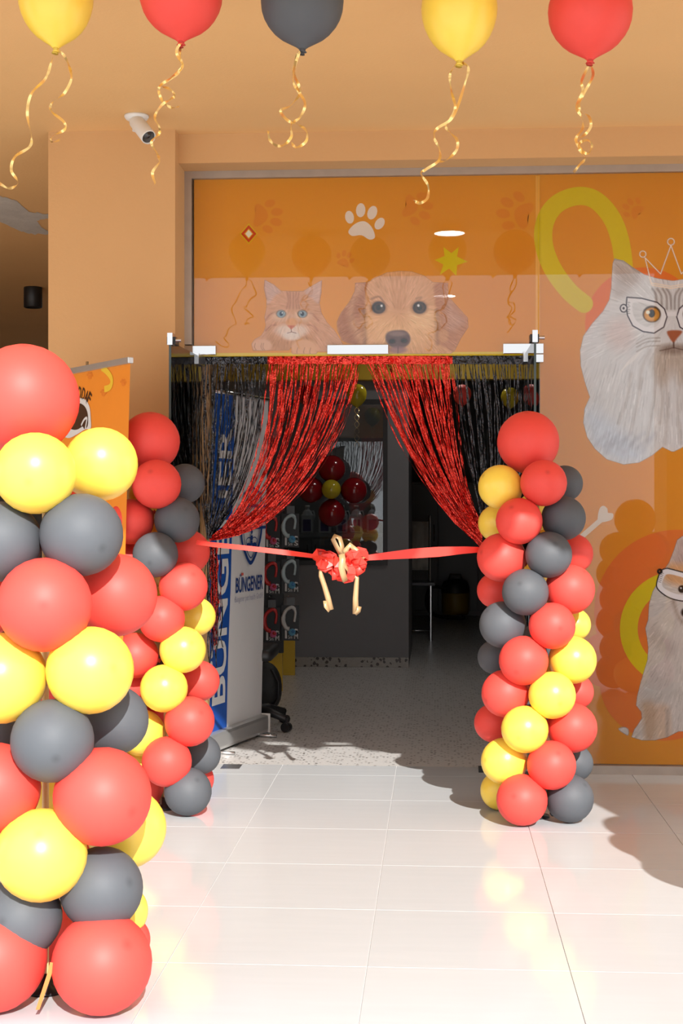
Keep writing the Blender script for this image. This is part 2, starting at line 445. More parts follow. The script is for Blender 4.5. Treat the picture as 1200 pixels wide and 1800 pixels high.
def paw(parent, cx, cy, s, rot, m, layer, label=None):
    """paw print: pad and four toes as one print"""
    R = math.radians(rot); cr, sr = math.cos(R), math.sin(R)
    tf = lambda pts: [(cx + s * (x * cr - y * sr), cy + s * (x * sr + y * cr)) for x, y in pts]
    pad = [tuple(q) for q in spline([(-0.46, 0.42), (-0.28, 0.12), (0, -0.02), (0.28, 0.12), (0.46, 0.42), (0.3, 0.55), (0, 0.46), (-0.3, 0.55)], 4, True)]
    polys = [pad, ell(-0.52, -0.05, 0.15, 0.22, -22, 14), ell(-0.2, -0.36, 0.16, 0.24, -8, 14), ell(0.2, -0.36, 0.16, 0.24, 8, 14), ell(0.52, -0.05, 0.15, 0.22, 22, 14)]
    bm = bmesh.new()
    for poly in polys:
        bm.faces.new([bm.verts.new(at_y(x, y, VY - 0.0006 * layer)) for x, y in tf(poly)])
    bmesh.ops.triangulate(bm, faces=list(bm.faces))
    o = from_bm('paw_print', bm, m, parent)
    if label: o['label'] = label
PM_DARK = mat('print_dark_orange', (0.77, 0.248, 0.010), 0.5, spec=0.2, var=0.03)
PM_YEL = print_mat('yellow', (192, 170, 28))
PM_WHITE = print_mat('white', (206, 193, 180))
PM_RED = print_mat('red_orange', (204, 104, 42))
PM_RED2 = print_mat('rust', (200, 106, 46))
for a in ((470, 380, 44, 95), (733, 366, 44, 105), (905, 372, 52, -70), (606, 455, 24, 20)): paw(film1, *a, PM_DARK, 1)
paw(film2, 1112, 366, 30, -50, PM_DARK, 1); paw(film2, 1290, 420, 44, 20, PM_DARK, 1)
paw(film1, 640, 390, 52, 12, PM_WHITE, 2, 'white paw print')
sp_ = [(806, 434), (803, 451), (822, 460), (803, 466), (802, 485), (789, 472), (773, 483), (779, 465), (764, 457), (781, 450), (779, 434), (793, 445)]
bm = bmesh.new(); c0 = bm.verts.new(at_y(793, 459, VY - 0.0012)); sv = [bm.verts.new(at_y(x, y, VY - 0.0012)) for x, y in sp_]
for k in range(12): bm.faces.new((c0, sv[k], sv[(k + 1) % 12]))
from_bm('star_print', bm, PM_YEL, film1)['label'] = 'yellow six-pointed star'
for k, (c, rx, ry) in enumerate((((196, 160, 30), 16, 18.5), ((180, 62, 30), 13.5, 15.5), ((206, 150, 40), 8, 9.5), ((222, 205, 180), 6, 7))):
    flat_print('diamond_print', [(437, 411 - ry), (437 + rx, 411), (437, 411 + ry), (437 - rx, 411)], print_mat('diamond%d' % k, c), film1, 2 + k)
flat_print('edge_print', [(300, 621), (943, 618), (943, 624), (300, 627)], print_mat('edge_yellow', (200, 172, 40)), film1, 1, 'thin yellow edge line', VY)
flat_print('seam_strip', [(941, 309), (948.5, 309), (948.5, 604), (941, 604)], mat('clear_seam_tape', (0.98, 0.45, 0.04), 0.4), film2, 1)
flat_print('circle_print', ell(1130, 570, 102, 100, 0, 48), PM_RED, film2, 1)
lp = ([(1026, 534), (1000, 512), (972, 474), (956, 432), (957, 392), (977, 360), (1012, 345), (1045, 351), (1074, 382), (1090, 425), (1097, 480), (1099, 520)])
stroke_print('loop_print', lp, 32, PM_YEL, film2, 2, 'yellow open loop stroke')
flat_print('bone_print', stroke_poly([(1020, 945), (1058, 912)], 9, 2, False), PM_WHITE, film2, 2)
flat_print('bone_print', [tuple(q) for q in spline([(1050, 914), (1053, 895), (1060, 889), (1067, 894), (1068, 901), (1077, 903), (1076, 912), (1068, 916), (1056, 918)], 4, True)], PM_WHITE, film2, 3)
flat_print('circle_print', ell(1190, 1078, 146, 147, 0, 56), PM_RED2, film2, 1)
flat_print('circle_print', ell(1062, 1160, 44, 48, 0, 36), PM_RED2, film2, 2)
flat_print('circle_print', ell(1166, 1200, 112, 102, 0, 48), PM_RED2, film2, 3)
ring = [(1190 + 101 * math.cos(t), 1105 + 101 * math.sin(t)) for t in np.linspace(0, 2 * math.pi, 49)] + [(1190 + 70 * math.cos(t), 1105 + 70 * math.sin(t)) for t in np.linspace(2 * math.pi, 0, 49)]
n_r = 48; bm = bmesh.new()
ro = [bm.verts.new(at_y(x, y, VY - 0.0024)) for x, y in ring[:48]]; ri = [bm.verts.new(at_y(1190 + (x - 1190) * .69, 1105 + (y - 1105) * .69, VY - 0.0024)) for x, y in ring[:48]]
for k in range(48): bm.faces.new((ro[k], ro[(k + 1) % 48], ri[(k + 1) % 48], ri[k]))
from_bm('ring_print', bm, PM_YEL, film2)

# ---- photographic animal prints: painted per point on a fine grid in the plane of the film
def print_photo_mat():
    m = bpy.data.materials.new('photo_print'); m.use_nodes = True
    nt = m.node_tree; b = nt.nodes['Principled BSDF']; out = nt.nodes['Material Output']
    at = nt.nodes.new('ShaderNodeVertexColor'); at.layer_name = 'ink'
    nt.links.new(at.outputs['Color'], b.inputs['Base Color']); b.inputs['Roughness'].default_value = 0.5; b.inputs['Specular IOR Level'].default_value = 0.2
    tr = nt.nodes.new('ShaderNodeBsdfTransparent'); ms = nt.nodes.new('ShaderNodeMixShader')
    al = nt.nodes.new('ShaderNodeMath'); al.operation = 'MULTIPLY'; al.inputs[1].default_value = 0.95; nt.links.new(at.outputs['Alpha'], al.inputs[0]); nt.links.new(al.outputs[0], ms.inputs[0]); nt.links.new(tr.outputs[0], ms.inputs[1]); nt.links.new(b.outputs[0], ms.inputs[2]); nt.links.new(ms.outputs[0], out.inputs[0])
    return m
M_PHOTO = print_photo_mat()
class Canvas:
    def __init__(s, x0, y0, x1, y1, step, zx, zy, zs):
        s.xs = np.arange(x0, x1 + step, step); s.ys = np.arange(y0, y1 + step, step)
        s.X, s.Y = np.meshgrid(s.xs, s.ys); s.c = np.zeros(s.X.shape + (3,)); s.a = np.zeros(s.X.shape)
        s.z = (zx, zy, zs); s.U = (s.X - zx) * zs; s.V = (s.Y - zy) * zs
    def sdf(s, pts, closed=True):
        P = np.array(pts, float); d = np.full(s.U.shape, 1e9); ins = np.zeros(s.U.shape, bool)
        n = len(P)
        for i in range(n if closed else n - 1):
            a, b = P[i], P[(i + 1) % n]; e = b - a; L = e @ e + 1e-9
            t = np.clip(((s.U - a[0]) * e[0] + (s.V - a[1]) * e[1]) / L, 0, 1)
            d = np.minimum(d, np.hypot(s.U - a[0] - t * e[0], s.V - a[1] - t * e[1]))
            if closed:
                c = ((a[1] > s.V) != (b[1] > s.V)) & (s.U < e[0] * (s.V - a[1]) / (e[1] if abs(e[1]) > 1e-9 else 1e-9) + a[0]); ins ^= c
        return np.where(ins, -d, d) if closed else d
    def blend(s, w, col, base=False):
        w = w[..., None]; s.c = s.c * (1 - w) + np.array(col, float) * w
        if base: s.a = np.maximum(s.a, w[..., 0])
    def poly(s, pts, col, soft=6, op=1.0, base=False, smooth=True):
        if base: s.c[s.a <= 0.02] = col
        if smooth: pts = spline(pts, 4, True)
        w = np.clip(0.5 - s.sdf(pts) / soft, 0, 1) * op
        s.blend(w, col, base)
    def ell(s, cx, cy, rx, ry, col, soft=0.25, op=1.0, ang=0):
        a = math.radians(ang); u, v = s.U - cx, s.V - cy
        r = np.hypot((u * math.cos(a) + v * math.sin(a)) / rx, (-u * math.sin(a) + v * math.cos(a)) / ry)
        s.blend(np.clip((1 + soft / 2 - r) / soft, 0, 1) * op, col)
    def line(s, pts, w, col, op=1.0, soft=3, smooth=True, base=False):
        if smooth and len(pts) > 2: pts = spline(pts, 4)
        if base: s.c[s.a <= 0.02] = col
        s.blend(np.clip((w / 2 - s.sdf(pts, False)) / soft + 0.5, 0, 1) * op, col, base)
    def fur(s, n, dirf, L, col_j, w=3, op=0.35, reg=None):
        """short hair strokes following a direction field"""
        h, wd = s.U.shape
        for _ in range(n):
            i, j = int(RNG.integers(0, h)), int(RNG.integers(0, wd))
            if s.a[i, j] < 0.5 or (reg is not None and not reg(s.U[i, j], s.V[i, j])): continue
            u, v = s.U[i, j], s.V[i, j]; dx, dy = dirf(u, v); q = math.hypot(dx, dy) + 1e-6
            l = L * RNG.uniform(0.5, 1.3); st = s.z[2] * (s.xs[1] - s.xs[0]); k = int(l / st) + 3
            i0, i1, j0, j1 = max(0, i - k), min(h, i + k), max(0, j - k), min(wd, j + k)
            U, V = s.U[i0:i1, j0:j1], s.V[i0:i1, j0:j1]
            t = np.clip(((U - u) * dx + (V - v) * dy) / q, 0, l)
            d = np.hypot(U - u - t * dx / q, V - v - t * dy / q)
            ww = np.clip((w / 2 - d) / st + 0.5, 0, 1) * op
            dc = RNG.normal(0, col_j)
            s.c[i0:i1, j0:j1] += ww[..., None] * dc
    def build(s, name, parent, layer, label):
        C = np.clip(s.c, 0, 255) / 255.0
        C = np.where(C <= 0.04045, C / 12.92, ((C + 0.055) / 1.055) ** 2.4)
        C = np.clip((C - 0.03) * PK, 0, 1)
        idx = np.full(s.a.shape, -1); keep_v = np.zeros(s.a.shape, bool)
        on = s.a > 0.02
        q = on[:-1, :-1] | on[1:, :-1] | on[:-1, 1:] | on[1:, 1:]
        keep_v[:-1, :-1] |= q; keep_v[1:, :-1] |= q; keep_v[:-1, 1:] |= q; keep_v[1:, 1:] |= q
        idx[keep_v] = np.arange(keep_v.sum())
        Xp, Yp = s.X[keep_v], s.Y[keep_v]
        YY = VY - 0.0006 * layer; u = (Xp - 600) / FPX; t = YY / (CA + u * SA)
        co = np.stack([(-SA + u * CA) * t, np.full_like(t, YY), EYE + (HORIZON - Yp) / FPX * t], 1)
        A = idx[:-1, :-1][q]; B = idx[:-1, 1:][q]; D = idx[1:, :-1][q]; E = idx[1:, 1:][q]
        F = np.stack([A, D, E, B], 1)
        me = bpy.data.meshes.new(name); me.vertices.add(len(co)); me.vertices.foreach_set('co', co.ravel())
        me.loops.add(F.size); me.loops.foreach_set('vertex_index', F.ravel().astype(np.int32))
        me.polygons.add(len(F)); me.polygons.foreach_set('loop_start', np.arange(0, F.size, 4, dtype=np.int32)); me.polygons.foreach_set('loop_total', np.full(len(F), 4, np.int32))
        me.update(); me.validate()
        ca = me.color_attributes.new('ink', 'FLOAT_COLOR', 'POINT')
        rgba = np.concatenate([C[keep_v], s.a[keep_v][:, None]], 1).astype(np.float32)
        ca.data.foreach_set('color', rgba.ravel())
        me.materials.append(M_PHOTO)
        o = bpy.data.objects.new(name, me); o['label'] = label
        return link(o, parent)
def mir(pts, ax):
    return [(2 * ax - x, y) for x, y in pts]

# ginger cat peeking over the door header
c = Canvas(438, 488, 620, 624, 0.8, 430, 470, 7.5)
body = [(262, 165), (380, 225), (480, 310), (620, 316), (770, 315), (850, 262), (1015, 170), (1010, 320), (985, 470), (1010, 600), (1080, 720), (1180, 830), (1260, 950), (1310, 1060), (1330, 1110), (960, 1110), (940, 1140), (620, 1140), (612, 1050), (580, 1092), (110, 1096), (90, 1010), (130, 950), (220, 900), (255, 840), (278, 770), (262, 660), (290, 520), (285, 420), (255, 280)]
c.poly(body, (196, 148, 116), 5, base=True, smooth=False)
c.poly([(262, 165), (380, 225), (470, 320), (400, 370), (310, 480), (280, 400)], (190, 158, 146), 40, 0.9)
c.poly([(1015, 170), (850, 262), (790, 330), (880, 400), (970, 470), (1005, 320)], (196, 164, 152), 40, 0.9)
c.line([(262, 165), (258, 280), (290, 420)], 16, (160, 118, 100), 0.6, 20); c.line([(1015, 170), (1008, 320), (985, 470)], 16, (165, 122, 104), 0.6, 20)
c.poly([(300, 820), (420, 930), (620, 960), (860, 900), (900, 1100), (380, 1090)], (176, 126, 84), 80, 0.6)
for x in (560, 595, 640, 680, 715): c.line([(x, 330), (x + (640 - x) * 0.2, 430), (x + (640 - x) * -0.1, 540)], 22, (160, 108, 84), 0.55, 18)
for s_ in (1, -1):
    X = lambda x: 620 + s_ * (x - 620)
    c.line([(X(820), 600), (X(900), 620), (X(970), 700)], 22, (162, 108, 84), 0.6, 16); c.line([(X(830), 760), (X(900), 770), (X(960), 830)], 22, (165, 112, 88), 0.6, 18)
    c.ell(X(760), 640, 120, 70, (214, 186, 160), 0.7, 0.6)
    c.ell(X(700), 830, 130, 75, (216, 198, 186), 0.7, 0.8)
    c.ell(X(760), 612, 66, 52, (120, 96, 84), 0.3); c.ell(X(760), 614, 56, 46, (132, 152, 162), 0.25); c.ell(X(758), 612, 24, 30, (48, 60, 78), 0.4); c.ell(X(746), 600, 9, 9, (215, 225, 230), 0.5)
c.ell(620, 905, 120, 55, (212, 200, 192), 0.6, 0.85)
c.poly([(575, 680), (665, 680), (690, 740), (615, 800), (545, 740)], (208, 150, 100), 30, 0.8)
c.poly([(560, 765), (670, 765), (612, 820)], (186, 104, 80), 14, 0.95, smooth=False); c.line([(612, 818), (612, 850), (560, 868)], 9, (120, 84, 74), 0.8); c.line([(612, 850), (680, 868)], 9, (120, 84, 74), 0.8, smooth=False)
c.fur(2600, lambda u, v: (u - 615, v - 560 + 60), 70, 15, 7, 0.5)
c.ell(225, 1030, 132, 82, (206, 164, 134), 0.3); c.ell(780, 1060, 172, 112, (206, 160, 124), 0.3)
for x in (140, 225, 250): c.line([(x, 1000), (x - 12, 1050), (x + 12, 1090)], 8, (140, 98, 78), 0.7)
for x in (700, 790, 870): c.line([(x, 1060), (x - 14, 1110), (x - 8, 1140)], 8, (140, 98, 78), 0.7)
c.fur(500, lambda u, v: (0.3, 1), 50, 12, 6, 0.4, lambda u, v: v > 960)
c.build('cat_print', film1, 5, 'ginger tabby cat with paws over the edge')

# golden retriever beside it
c = Canvas(590, 472, 828, 624, 0.8, 580, 460, 4.615)
c.poly([(205, 172), (300, 168), (380, 125), (460, 88), (560, 76), (660, 80), (760, 112), (835, 168), (955, 172), (958, 280), (1040, 372), (1115, 455), (1120, 530), (1060, 620), (1010, 720), (980, 745), (480, 745), (300, 745), (160, 664), (95, 640), (60, 560), (55, 490), (85, 420), (160, 320), (200, 240)], (200, 150, 108), 3.5, base=True, smooth=False)
c.ell(570, 260, 260, 160, (206, 160, 124), 0.8, 0.7)
c.poly([(205, 172), (300, 172), (285, 260), (280, 420), (268, 500), (282, 640), (280, 700), (160, 664), (95, 640), (55, 500), (85, 420), (160, 320)], (166, 112, 80), 22)
c.poly([(205, 180), (280, 200), (200, 330), (190, 420), (230, 520), (268, 640), (230, 650), (160, 520), (150, 400)], (196, 152, 118), 60, 0.7)
c.poly([(850, 178), (955, 172), (958, 280), (1115, 455), (1120, 530), (1010, 720), (940, 700), (880, 640), (862, 420), (845, 280)], (178, 124, 90), 22)
c.poly([(950, 300), (1040, 400), (1100, 480), (1040, 540), (960, 560), (930, 450)], (186, 146, 128), 60, 0.6)
c.line([(275, 400), (285, 520), (285, 690)], 26, (110, 70, 50), 0.75, 30); c.line([(862, 400), (868, 520), (872, 660)], 26, (120, 78, 56), 0.65, 30)
c.ell(395, 490, 130, 110, (212, 166, 122), 0.9, 0.8); c.ell(745, 480, 120, 110, (222, 184, 140), 0.9, 0.8)
c.ell(550, 640, 250, 160, (216, 172, 126), 0.8, 0.8); c.ell(550, 740, 220, 70, (186, 138, 96), 0.8, 0.6)
for x in (500, 540, 575, 620): c.line([(x, 120), (x + (560 - x) * 0.2, 240), (x + (560 - x) * 0.4, 380)], 16, (176, 122, 84), 0.4, 22)
c.fur(3600, lambda u, v: ((u - 555) * 0.8, v - 420 if abs(u - 555) < 320 else 200), 46, 13, 5, 0.55)
c.line([(340, 300), (400, 285), (440, 340)], 14, (120, 82, 62), 0.6, 16); c.line([(700, 300), (740, 290), (690, 340)], 12, (120, 82, 62), 0.45, 16)
for cx in (393, 725):
    c.ell(cx, 374, 66, 56, (150, 104, 78), 0.5, 0.8); c.ell(cx, 372, 55, 49, (58, 50, 50), 0.22); c.ell(cx + 4, 376, 36, 36, (92, 72, 62), 0.5, 0.8); c.ell(cx, 372, 20, 22, (34, 32, 36), 0.4)
c.ell(417, 358, 9, 10, (225, 228, 232), 0.5); c.ell(716, 356, 10, 11, (225, 228, 232), 0.5)
c.poly([(450, 630), (458, 585), (500, 562), (560, 556), (610, 562), (645, 600), (648, 650), (610, 690), (550, 705), (480, 680)], (98, 76, 74), 14)
c.ell(545, 585, 70, 20, (140, 116, 110), 0.8, 0.8); c.ell(503, 645, 28, 20, (52, 38, 40), 0.5); c.ell(600, 640, 28, 20, (52, 38, 40), 0.5)
c.ell(550, 715, 70, 30, (140, 104, 108), 0.6, 0.8); c.line([(550, 690), (550, 745)], 8, (90, 66, 68), 0.7, smooth=False)
c.ell(915, 600, 45, 55, (206, 158, 112), 0.5, 0.5)
c.build('dog_print', film1, 5, 'golden retriever face looking over the door')

# long-haired white cat with glasses and crown
AX = 800
c = Canvas(1012, 414, 1362, 822, 1.0, 1000, 420, 4.39)
left = [(350, 152), (336, 190), (330, 280), (325, 380), (310, 470), (260, 560), (180, 650), (110, 750), (85, 860), (90, 980), (120, 1100), (160, 1220), (120, 1310), (110, 1420), (140, 1530), (200, 1620), (290, 1700), (420, 1740), (540, 1725), (640, 1670), (720, 1605), (790, 1640)]
top = [(790, 322), (680, 305), (580, 275), (500, 225), (420, 168)]
outline = left + mir(left, AX)[::-1] + mir(top, AX)[::-1] + top
c.poly(outline, (198, 197, 198), 4.5, base=True, smooth=False)
c.poly([(160, 640), (85, 860), (120, 1100), (170, 1220), (230, 1100), (230, 760)], (200, 198, 200), 90, 0.5)
for f_ in (lambda p: p, lambda p: mir(p, AX)):
    c.poly(f_([(345, 170), (420, 175), (560, 280), (500, 380), (360, 460), (335, 330)]), (176, 168, 166), 60, 0.8)
    c.poly(f_([(360, 190), (470, 250), (500, 330), (400, 330)]), (164, 148, 140), 60, 0.7); c.line(f_([(345, 160), (420, 175), (540, 262)]), 14, (130, 118, 112), 0.6, 14)
    c.poly(f_([(120, 1300), (110, 1420), (200, 1620), (420, 1740), (600, 1700), (420, 1500), (250, 1350)]), (186, 194, 206), 120, 0.7)
    c.ell(f_([(390, 730)])[0][0], 730, 110, 120, (196, 176, 172), 0.9, 0.6)
    for pts in ([(620, 860), (560, 1000), (540, 1150)], [(480, 1040), (440, 1250), (380, 1420)], [(560, 1080), (520, 1300), (470, 1500)], [(660, 1000), (650, 1250), (600, 1560)], [(740, 1020), (760, 1300), (740, 1580)], [(700, 1060), (720, 1250), (700, 1420)]):
        c.line(f_(pts), 22, (160, 152, 148), 0.45, 26)
    for k in range(9): c.line(f_([(200 + 45 * k, 1590 + (k % 3) * 28), (300 + 45 * k, 1500 + (k % 2) * 40)]), 26, (150, 150, 160), 0.35, 34, False)
    for x in (660, 700, 740, 772): c.line(f_([(x - 20, 385), (x + 10, 440), (x + 14, 540)]), 15, (112, 102, 98), 0.6, 14)
    for y in (770, 795, 830): c.line(f_([(520, y + 40), (600, y), (700, y - 6)]), 9, (130, 120, 114), 0.5, 8)
    c.poly(f_([(690, 850), (800, 860), (800, 1000), (720, 1120), (640, 960)]), (158, 140, 124), 90, 0.6)
c.ell(806, 850, 110, 40, (120, 104, 96), 0.9, 0.7)
c.fur(5200, lambda u, v: ((u - 800) * (0.9 if v < 900 else 0.25), (v - 600) if v < 900 else 420), 95, 15, 5, 0.5)
for k in range(10): c.line([(560 - k * 6, 860 + k * 8), (500 - k * 12, 900 + k * 14), (440 - k * 6, 960 + k * 12)], 4, (216, 212, 210), 0.6)
for f_ in (lambda p: p, lambda p: mir(p, AX - 8)):
    ln_o = [(445, 450), (560, 458), (680, 490), (735, 540), (755, 600), (730, 680), (655, 727), (570, 715), (490, 670), (450, 590), (440, 520)]
    ln_i = [(492, 495), (600, 500), (680, 528), (712, 590), (690, 655), (640, 685), (570, 668), (505, 610)]
    inner = np.clip(0.5 - c.sdf(spline(f_(ln_i), 4, True)) / 5, 0, 1)
    outer = np.clip(0.5 - c.sdf(f_(ln_o)) / 5, 0, 1) * (1 - inner)
    c.blend(outer * 0.95, (214, 212, 214))
    c.line(f_(ln_o + ln_o[:1]), 9, (58, 54, 64), 1.0, 4, False)
    for k in range(7): c.line(f_([(450, 490 + k * 14), (468 - (k % 2) * 6, 490 + k * 14)]), 4, (70, 66, 72), 0.8, 3, False)
    ex = f_([(637, 580)])[0][0]
    c.ell(ex, 580, 70, 64, (64, 54, 50), 0.15); c.ell(ex, 584, 60, 54, (190, 132, 62), 0.2); c.ell(ex - 6, 596, 40, 30, (214, 162, 88), 0.7, 0.7); c.ell(ex, 575, 24, 30, (40, 32, 30), 0.3); c.ell(ex - 30, 566, 16, 15, (236, 226, 205), 0.4)
    hx = f_([(420, 535)])[0][0]; c.ell(hx, 535, 30, 34, (58, 54, 64), 0.12); c.ell(hx, 535, 21, 25, (206, 204, 206), 0.12); c.ell(hx, 535, 9, 10, (58, 54, 64), 0.3)
c.poly([(755, 562), (830, 562), (830, 596), (755, 596)], (212, 210, 212), 4, smooth=False)
c.poly([(755, 715), (815, 705), (872, 715), (830, 770), (806, 800), (778, 770)], (154, 92, 70), 12); c.line([(806, 798), (806, 840)], 12, (88, 72, 68), 0.9, smooth=False); c.line([(700, 862), (760, 850), (806, 840), (852, 850), (910, 862)], 9, (96, 80, 76), 0.7)
CRN = (226, 206, 188); CX = 785
for f_ in (lambda p: p, lambda p: mir(p, CX)):
    for pts in ([(585, 145), (635, 350)], [(590, 150), (705, 270)], [(705, 270), (785, 50)], [(633, 340), (785, 366)], [(640, 357), (785, 382)]):
        c.line(f_(pts), 8, CRN, 1.0, 4, False, base=True)
    cc = f_([(568, 117)])[0]; c.line(ell(cc[0], cc[1], 24, 24, 0, 20) + ell(cc[0], cc[1], 24, 24, 0, 20)[:1], 8, CRN, 1.0, 4, False, base=True)
c.line(ell(785, 22, 26, 26, 0, 20) + ell(785, 22, 26, 26, 0, 20)[:1], 8, CRN, 1.0, 4, False, base=True)
c.build('cat_print', film2, 5, 'long-haired white cat wearing drawn glasses and crown')

# white and tan dog with glasses
AX = 830
c = Canvas(1082, 930, 1300, 1305, 1.0, 1030, 920, 4.5)
left = [(770, 95), (720, 130), (690, 220), (655, 310), (630, 345), (580, 440), (525, 540), (497, 640), (490, 760), (468, 830), (480, 900), (490, 980), (485, 1080), (460, 1160), (430, 1260), (402, 1370), (395, 1440), (435, 1490), (440, 1540), (410, 1590), (380, 1630), (358, 1690), (440, 1715), (540, 1716), (640, 1692), (730, 1645)]
c.poly(left + mir(left, AX)[::-1], (188, 180, 174), 4.5, base=True, smooth=False)
c.poly([(255, 1625), (300, 1612), (332, 1630), (330, 1675), (290, 1655)], (190, 186, 184), 10, base=True)
for f_ in (lambda p: p, lambda p: mir(p, AX)):
    c.poly(f_([(770, 110), (725, 150), (700, 240), (690, 330), (790, 330), (790, 160)]), (172, 152, 146), 50, 0.9)
    c.poly(f_([(655, 320), (720, 320), (840, 340), (840, 520), (760, 500), (650, 470), (610, 420)]), (196, 146, 102), 60, 0.85)
    c.poly(f_([(700, 600), (830, 560), (830, 780), (740, 780)]), (192, 186, 182), 50, 0.8)
    c.line(f_([(690, 620), (720, 720), (770, 790), (830, 800)]), 26, (140, 122, 108), 0.6, 30)
    c.poly(f_([(520, 820), (600, 860), (700, 980), (660, 1040), (540, 960), (490, 900)]), (160, 150, 144), 70, 0.6)
    c.poly(f_([(440, 1420), (520, 1400), (560, 1480), (540, 1700), (470, 1700), (450, 1560)]), (172, 142, 116), 50, 0.7)
    c.poly(f_([(560, 1440), (650, 1460), (660, 1680), (560, 1700)]), (196, 166, 140), 50, 0.6)
    c.line(f_([(640, 1480), (640, 1690)]), 22, (146, 138, 132), 0.6, 26, False)
    c.poly(f_([(440, 1260), (560, 1180), (700, 1300), (640, 1420), (460, 1400)]), (176, 170, 164), 70, 0.6)
c.fur(4200, lambda u, v: ((u - 830) * 0.9, (v - 560) if v < 900 else 360), 52, 15, 5, 0.55)
for f_ in (lambda p: p, lambda p: mir(p, AX)):
    lo = [(640, 355), (600, 368), (575, 410), (556, 480), (570, 525), (640, 580), (720, 608), (790, 610), (820, 560), (826, 450), (800, 402), (720, 375)]
    li = [(640, 402), (610, 440), (600, 490), (640, 528), (720, 560), (775, 560), (790, 500), (780, 440), (720, 415)]
    inner = np.clip(0.5 - c.sdf(spline(f_(li), 4, True)) / 5, 0, 1); outer = np.clip(0.5 - c.sdf(spline(f_(lo), 4, True)) / 5, 0, 1)
    c.blend(outer * (1 - inner), (216, 212, 214)); c.a = np.maximum(c.a, outer)
    c.line(f_(lo + lo[:1]), 9, (44, 36, 38), 1.0, 4, base=True)
    for k in range(6): c.line(f_([(592 - k * 4, 390 + k * 14), (610 - k * 4, 396 + k * 14)]), 4, (60, 52, 54), 0.8, 3, False)
    ex, ey = f_([(757, 520)])[0]; c.ell(ex, ey, 30, 30, (46, 36, 34), 0.3); c.ell(ex - 8, ey - 8, 7, 7, (200, 200, 205), 0.5)
    hx, hy = f_([(582, 380)])[0]; 
    c.line(ell(hx, hy, 15, 15, 0, 12), 14, (52, 38, 34), 1.0, 4, False, base=True)
c.ell(830, 705, 80, 50, (40, 34, 36), 0.25); c.ell(830, 690, 40, 14, (90, 84, 88), 0.8, 0.7); c.line([(830, 750), (830, 790)], 10, (60, 50, 50), 0.8, smooth=False)
c.build('dog_print', film2, 5, 'white and tan dog wearing drawn glasses')

# ------------------------------------------------------------------ glass doors (open outwards) and fittings
def door(name, hinge_x, px_edge, label):
    ratio = ray(px_edge, 0); k = ratio.x / ratio.y
    y1 = 6.52; x1 = k * y1; hx, hy = hinge_x, GY - 0.02
    dv = Vector((x1 - hx, y1 - hy, 0)).normalized(); nv = Vector((-dv.y, dv.x, 0)) * 0.006
    L = math.hypot(x1 - hx, y1 - hy); p0 = Vector((hx, hy, 0))
    def slab(nm, a, b, z0, z1, t, m, parent):
        n2 = nv.normalized() * t; v = []
        for s in (a, b):
            for q in (-1, 1):
                for z in (z0, z1): v.append(p0 + dv * s + n2 * q + Vector((0, 0, z)))
        bm = bmesh.new(); vs = [bm.verts.new(x) for x in v]
        for f in [(0, 1, 3, 2), (4, 6, 7, 5), (0, 4, 5, 1), (2, 3, 7, 6), (0, 2, 6, 4), (1, 5, 7, 3)]: bm.faces.new([vs[i] for i in f])
        return from_bm(nm, bm, m, parent)
    root = empty(name, (hx, hy, 0))
    slab('glass_pane', 0.02, L, 0.012, 2.10, 0.005, M_DOORGLASS, root)
    slab('glass_edge', L, L + 0.004, 0.012, 2.10, 0.0052, mat('dark_glass_edge', (0.02, 0.035, 0.03), 0.25), root)
    slab('hinge_patch', 0.0, 0.16, 2.055, 2.108, 0.016, M_STEEL, root)
    slab('hinge_patch', 0.0, 0.16, 0.006, 0.055, 0.016, M_STEEL, root)
    cl = slab('clip', L - 0.05, L + 0.008, 2.085, 2.14, 0.012, M_STEEL, root)
    slab('clip_jaw', L - 0.1, L - 0.02, 2.09, 2.125, 0.02, M_DARKMETAL, cl)
    c0 = p0 + dv * (L - 0.03) + Vector((0, 0, 2.11))
    cyl('clip_screw', c0 + nv.normalized() * 0.01, c0 + nv.normalized() * 0.045, 0.009, M_STEEL, cl)
    hz = p0 + dv * (L - 0.09)
    tube('pull_handle', [hz + nv.normalized() * 0.006 + Vector((0, 0, .85)), hz + nv.normalized() * 0.05 + Vector((0, 0, .85)), hz + nv.normalized() * 0.05 + Vector((0, 0, 1.2)), hz + nv.normalized() * 0.006 + Vector((0, 0, 1.2))], 0.011, M_STEEL, root)
    return struct(root, label, 'door')
door('door_1', -1.19, 299, 'open frameless glass door leaf beside the ochre pillar')
door('door_2', 0.448, 940, 'open frameless glass door leaf in front of the white cat graphic')
def patch(px0, px1, py0, py1, label, m):
    a, b = at_y(px0, py1, GY - 0.02), at_y(px1, py0, GY - 0.02)
    o = box('patch_fitting', (a.x, GY - 0.022, a.z), (b.x, GY + 0.028, b.z), m, frame, bev=0.003); o['label'] = label
patch(322, 379, 607, 624, 'steel corner patch fitting', M_MIRROR)
patch(575, 683, 605, 623, 'long polished steel lock patch', M_MIRROR)
patch(884, 955, 603, 622, 'steel corner patch fitting', M_MIRROR)
patch(940, 955, 622, 637, 'steel corner patch fitting', M_MIRROR)
a = at_z(387, 1352); b = at_z(425, 1346)
box('floor_spring_cover', (a.x, a.y, -0.001), (b.x, b.y + 0.02, 0.004), M_STEEL, floor)
a = at_z(841, 1358); box('floor_spring_cover', (a.x, a.y, -0.001), (a.x + 0.1, a.y + 0.09, 0.018), M_DARKMETAL, floor)

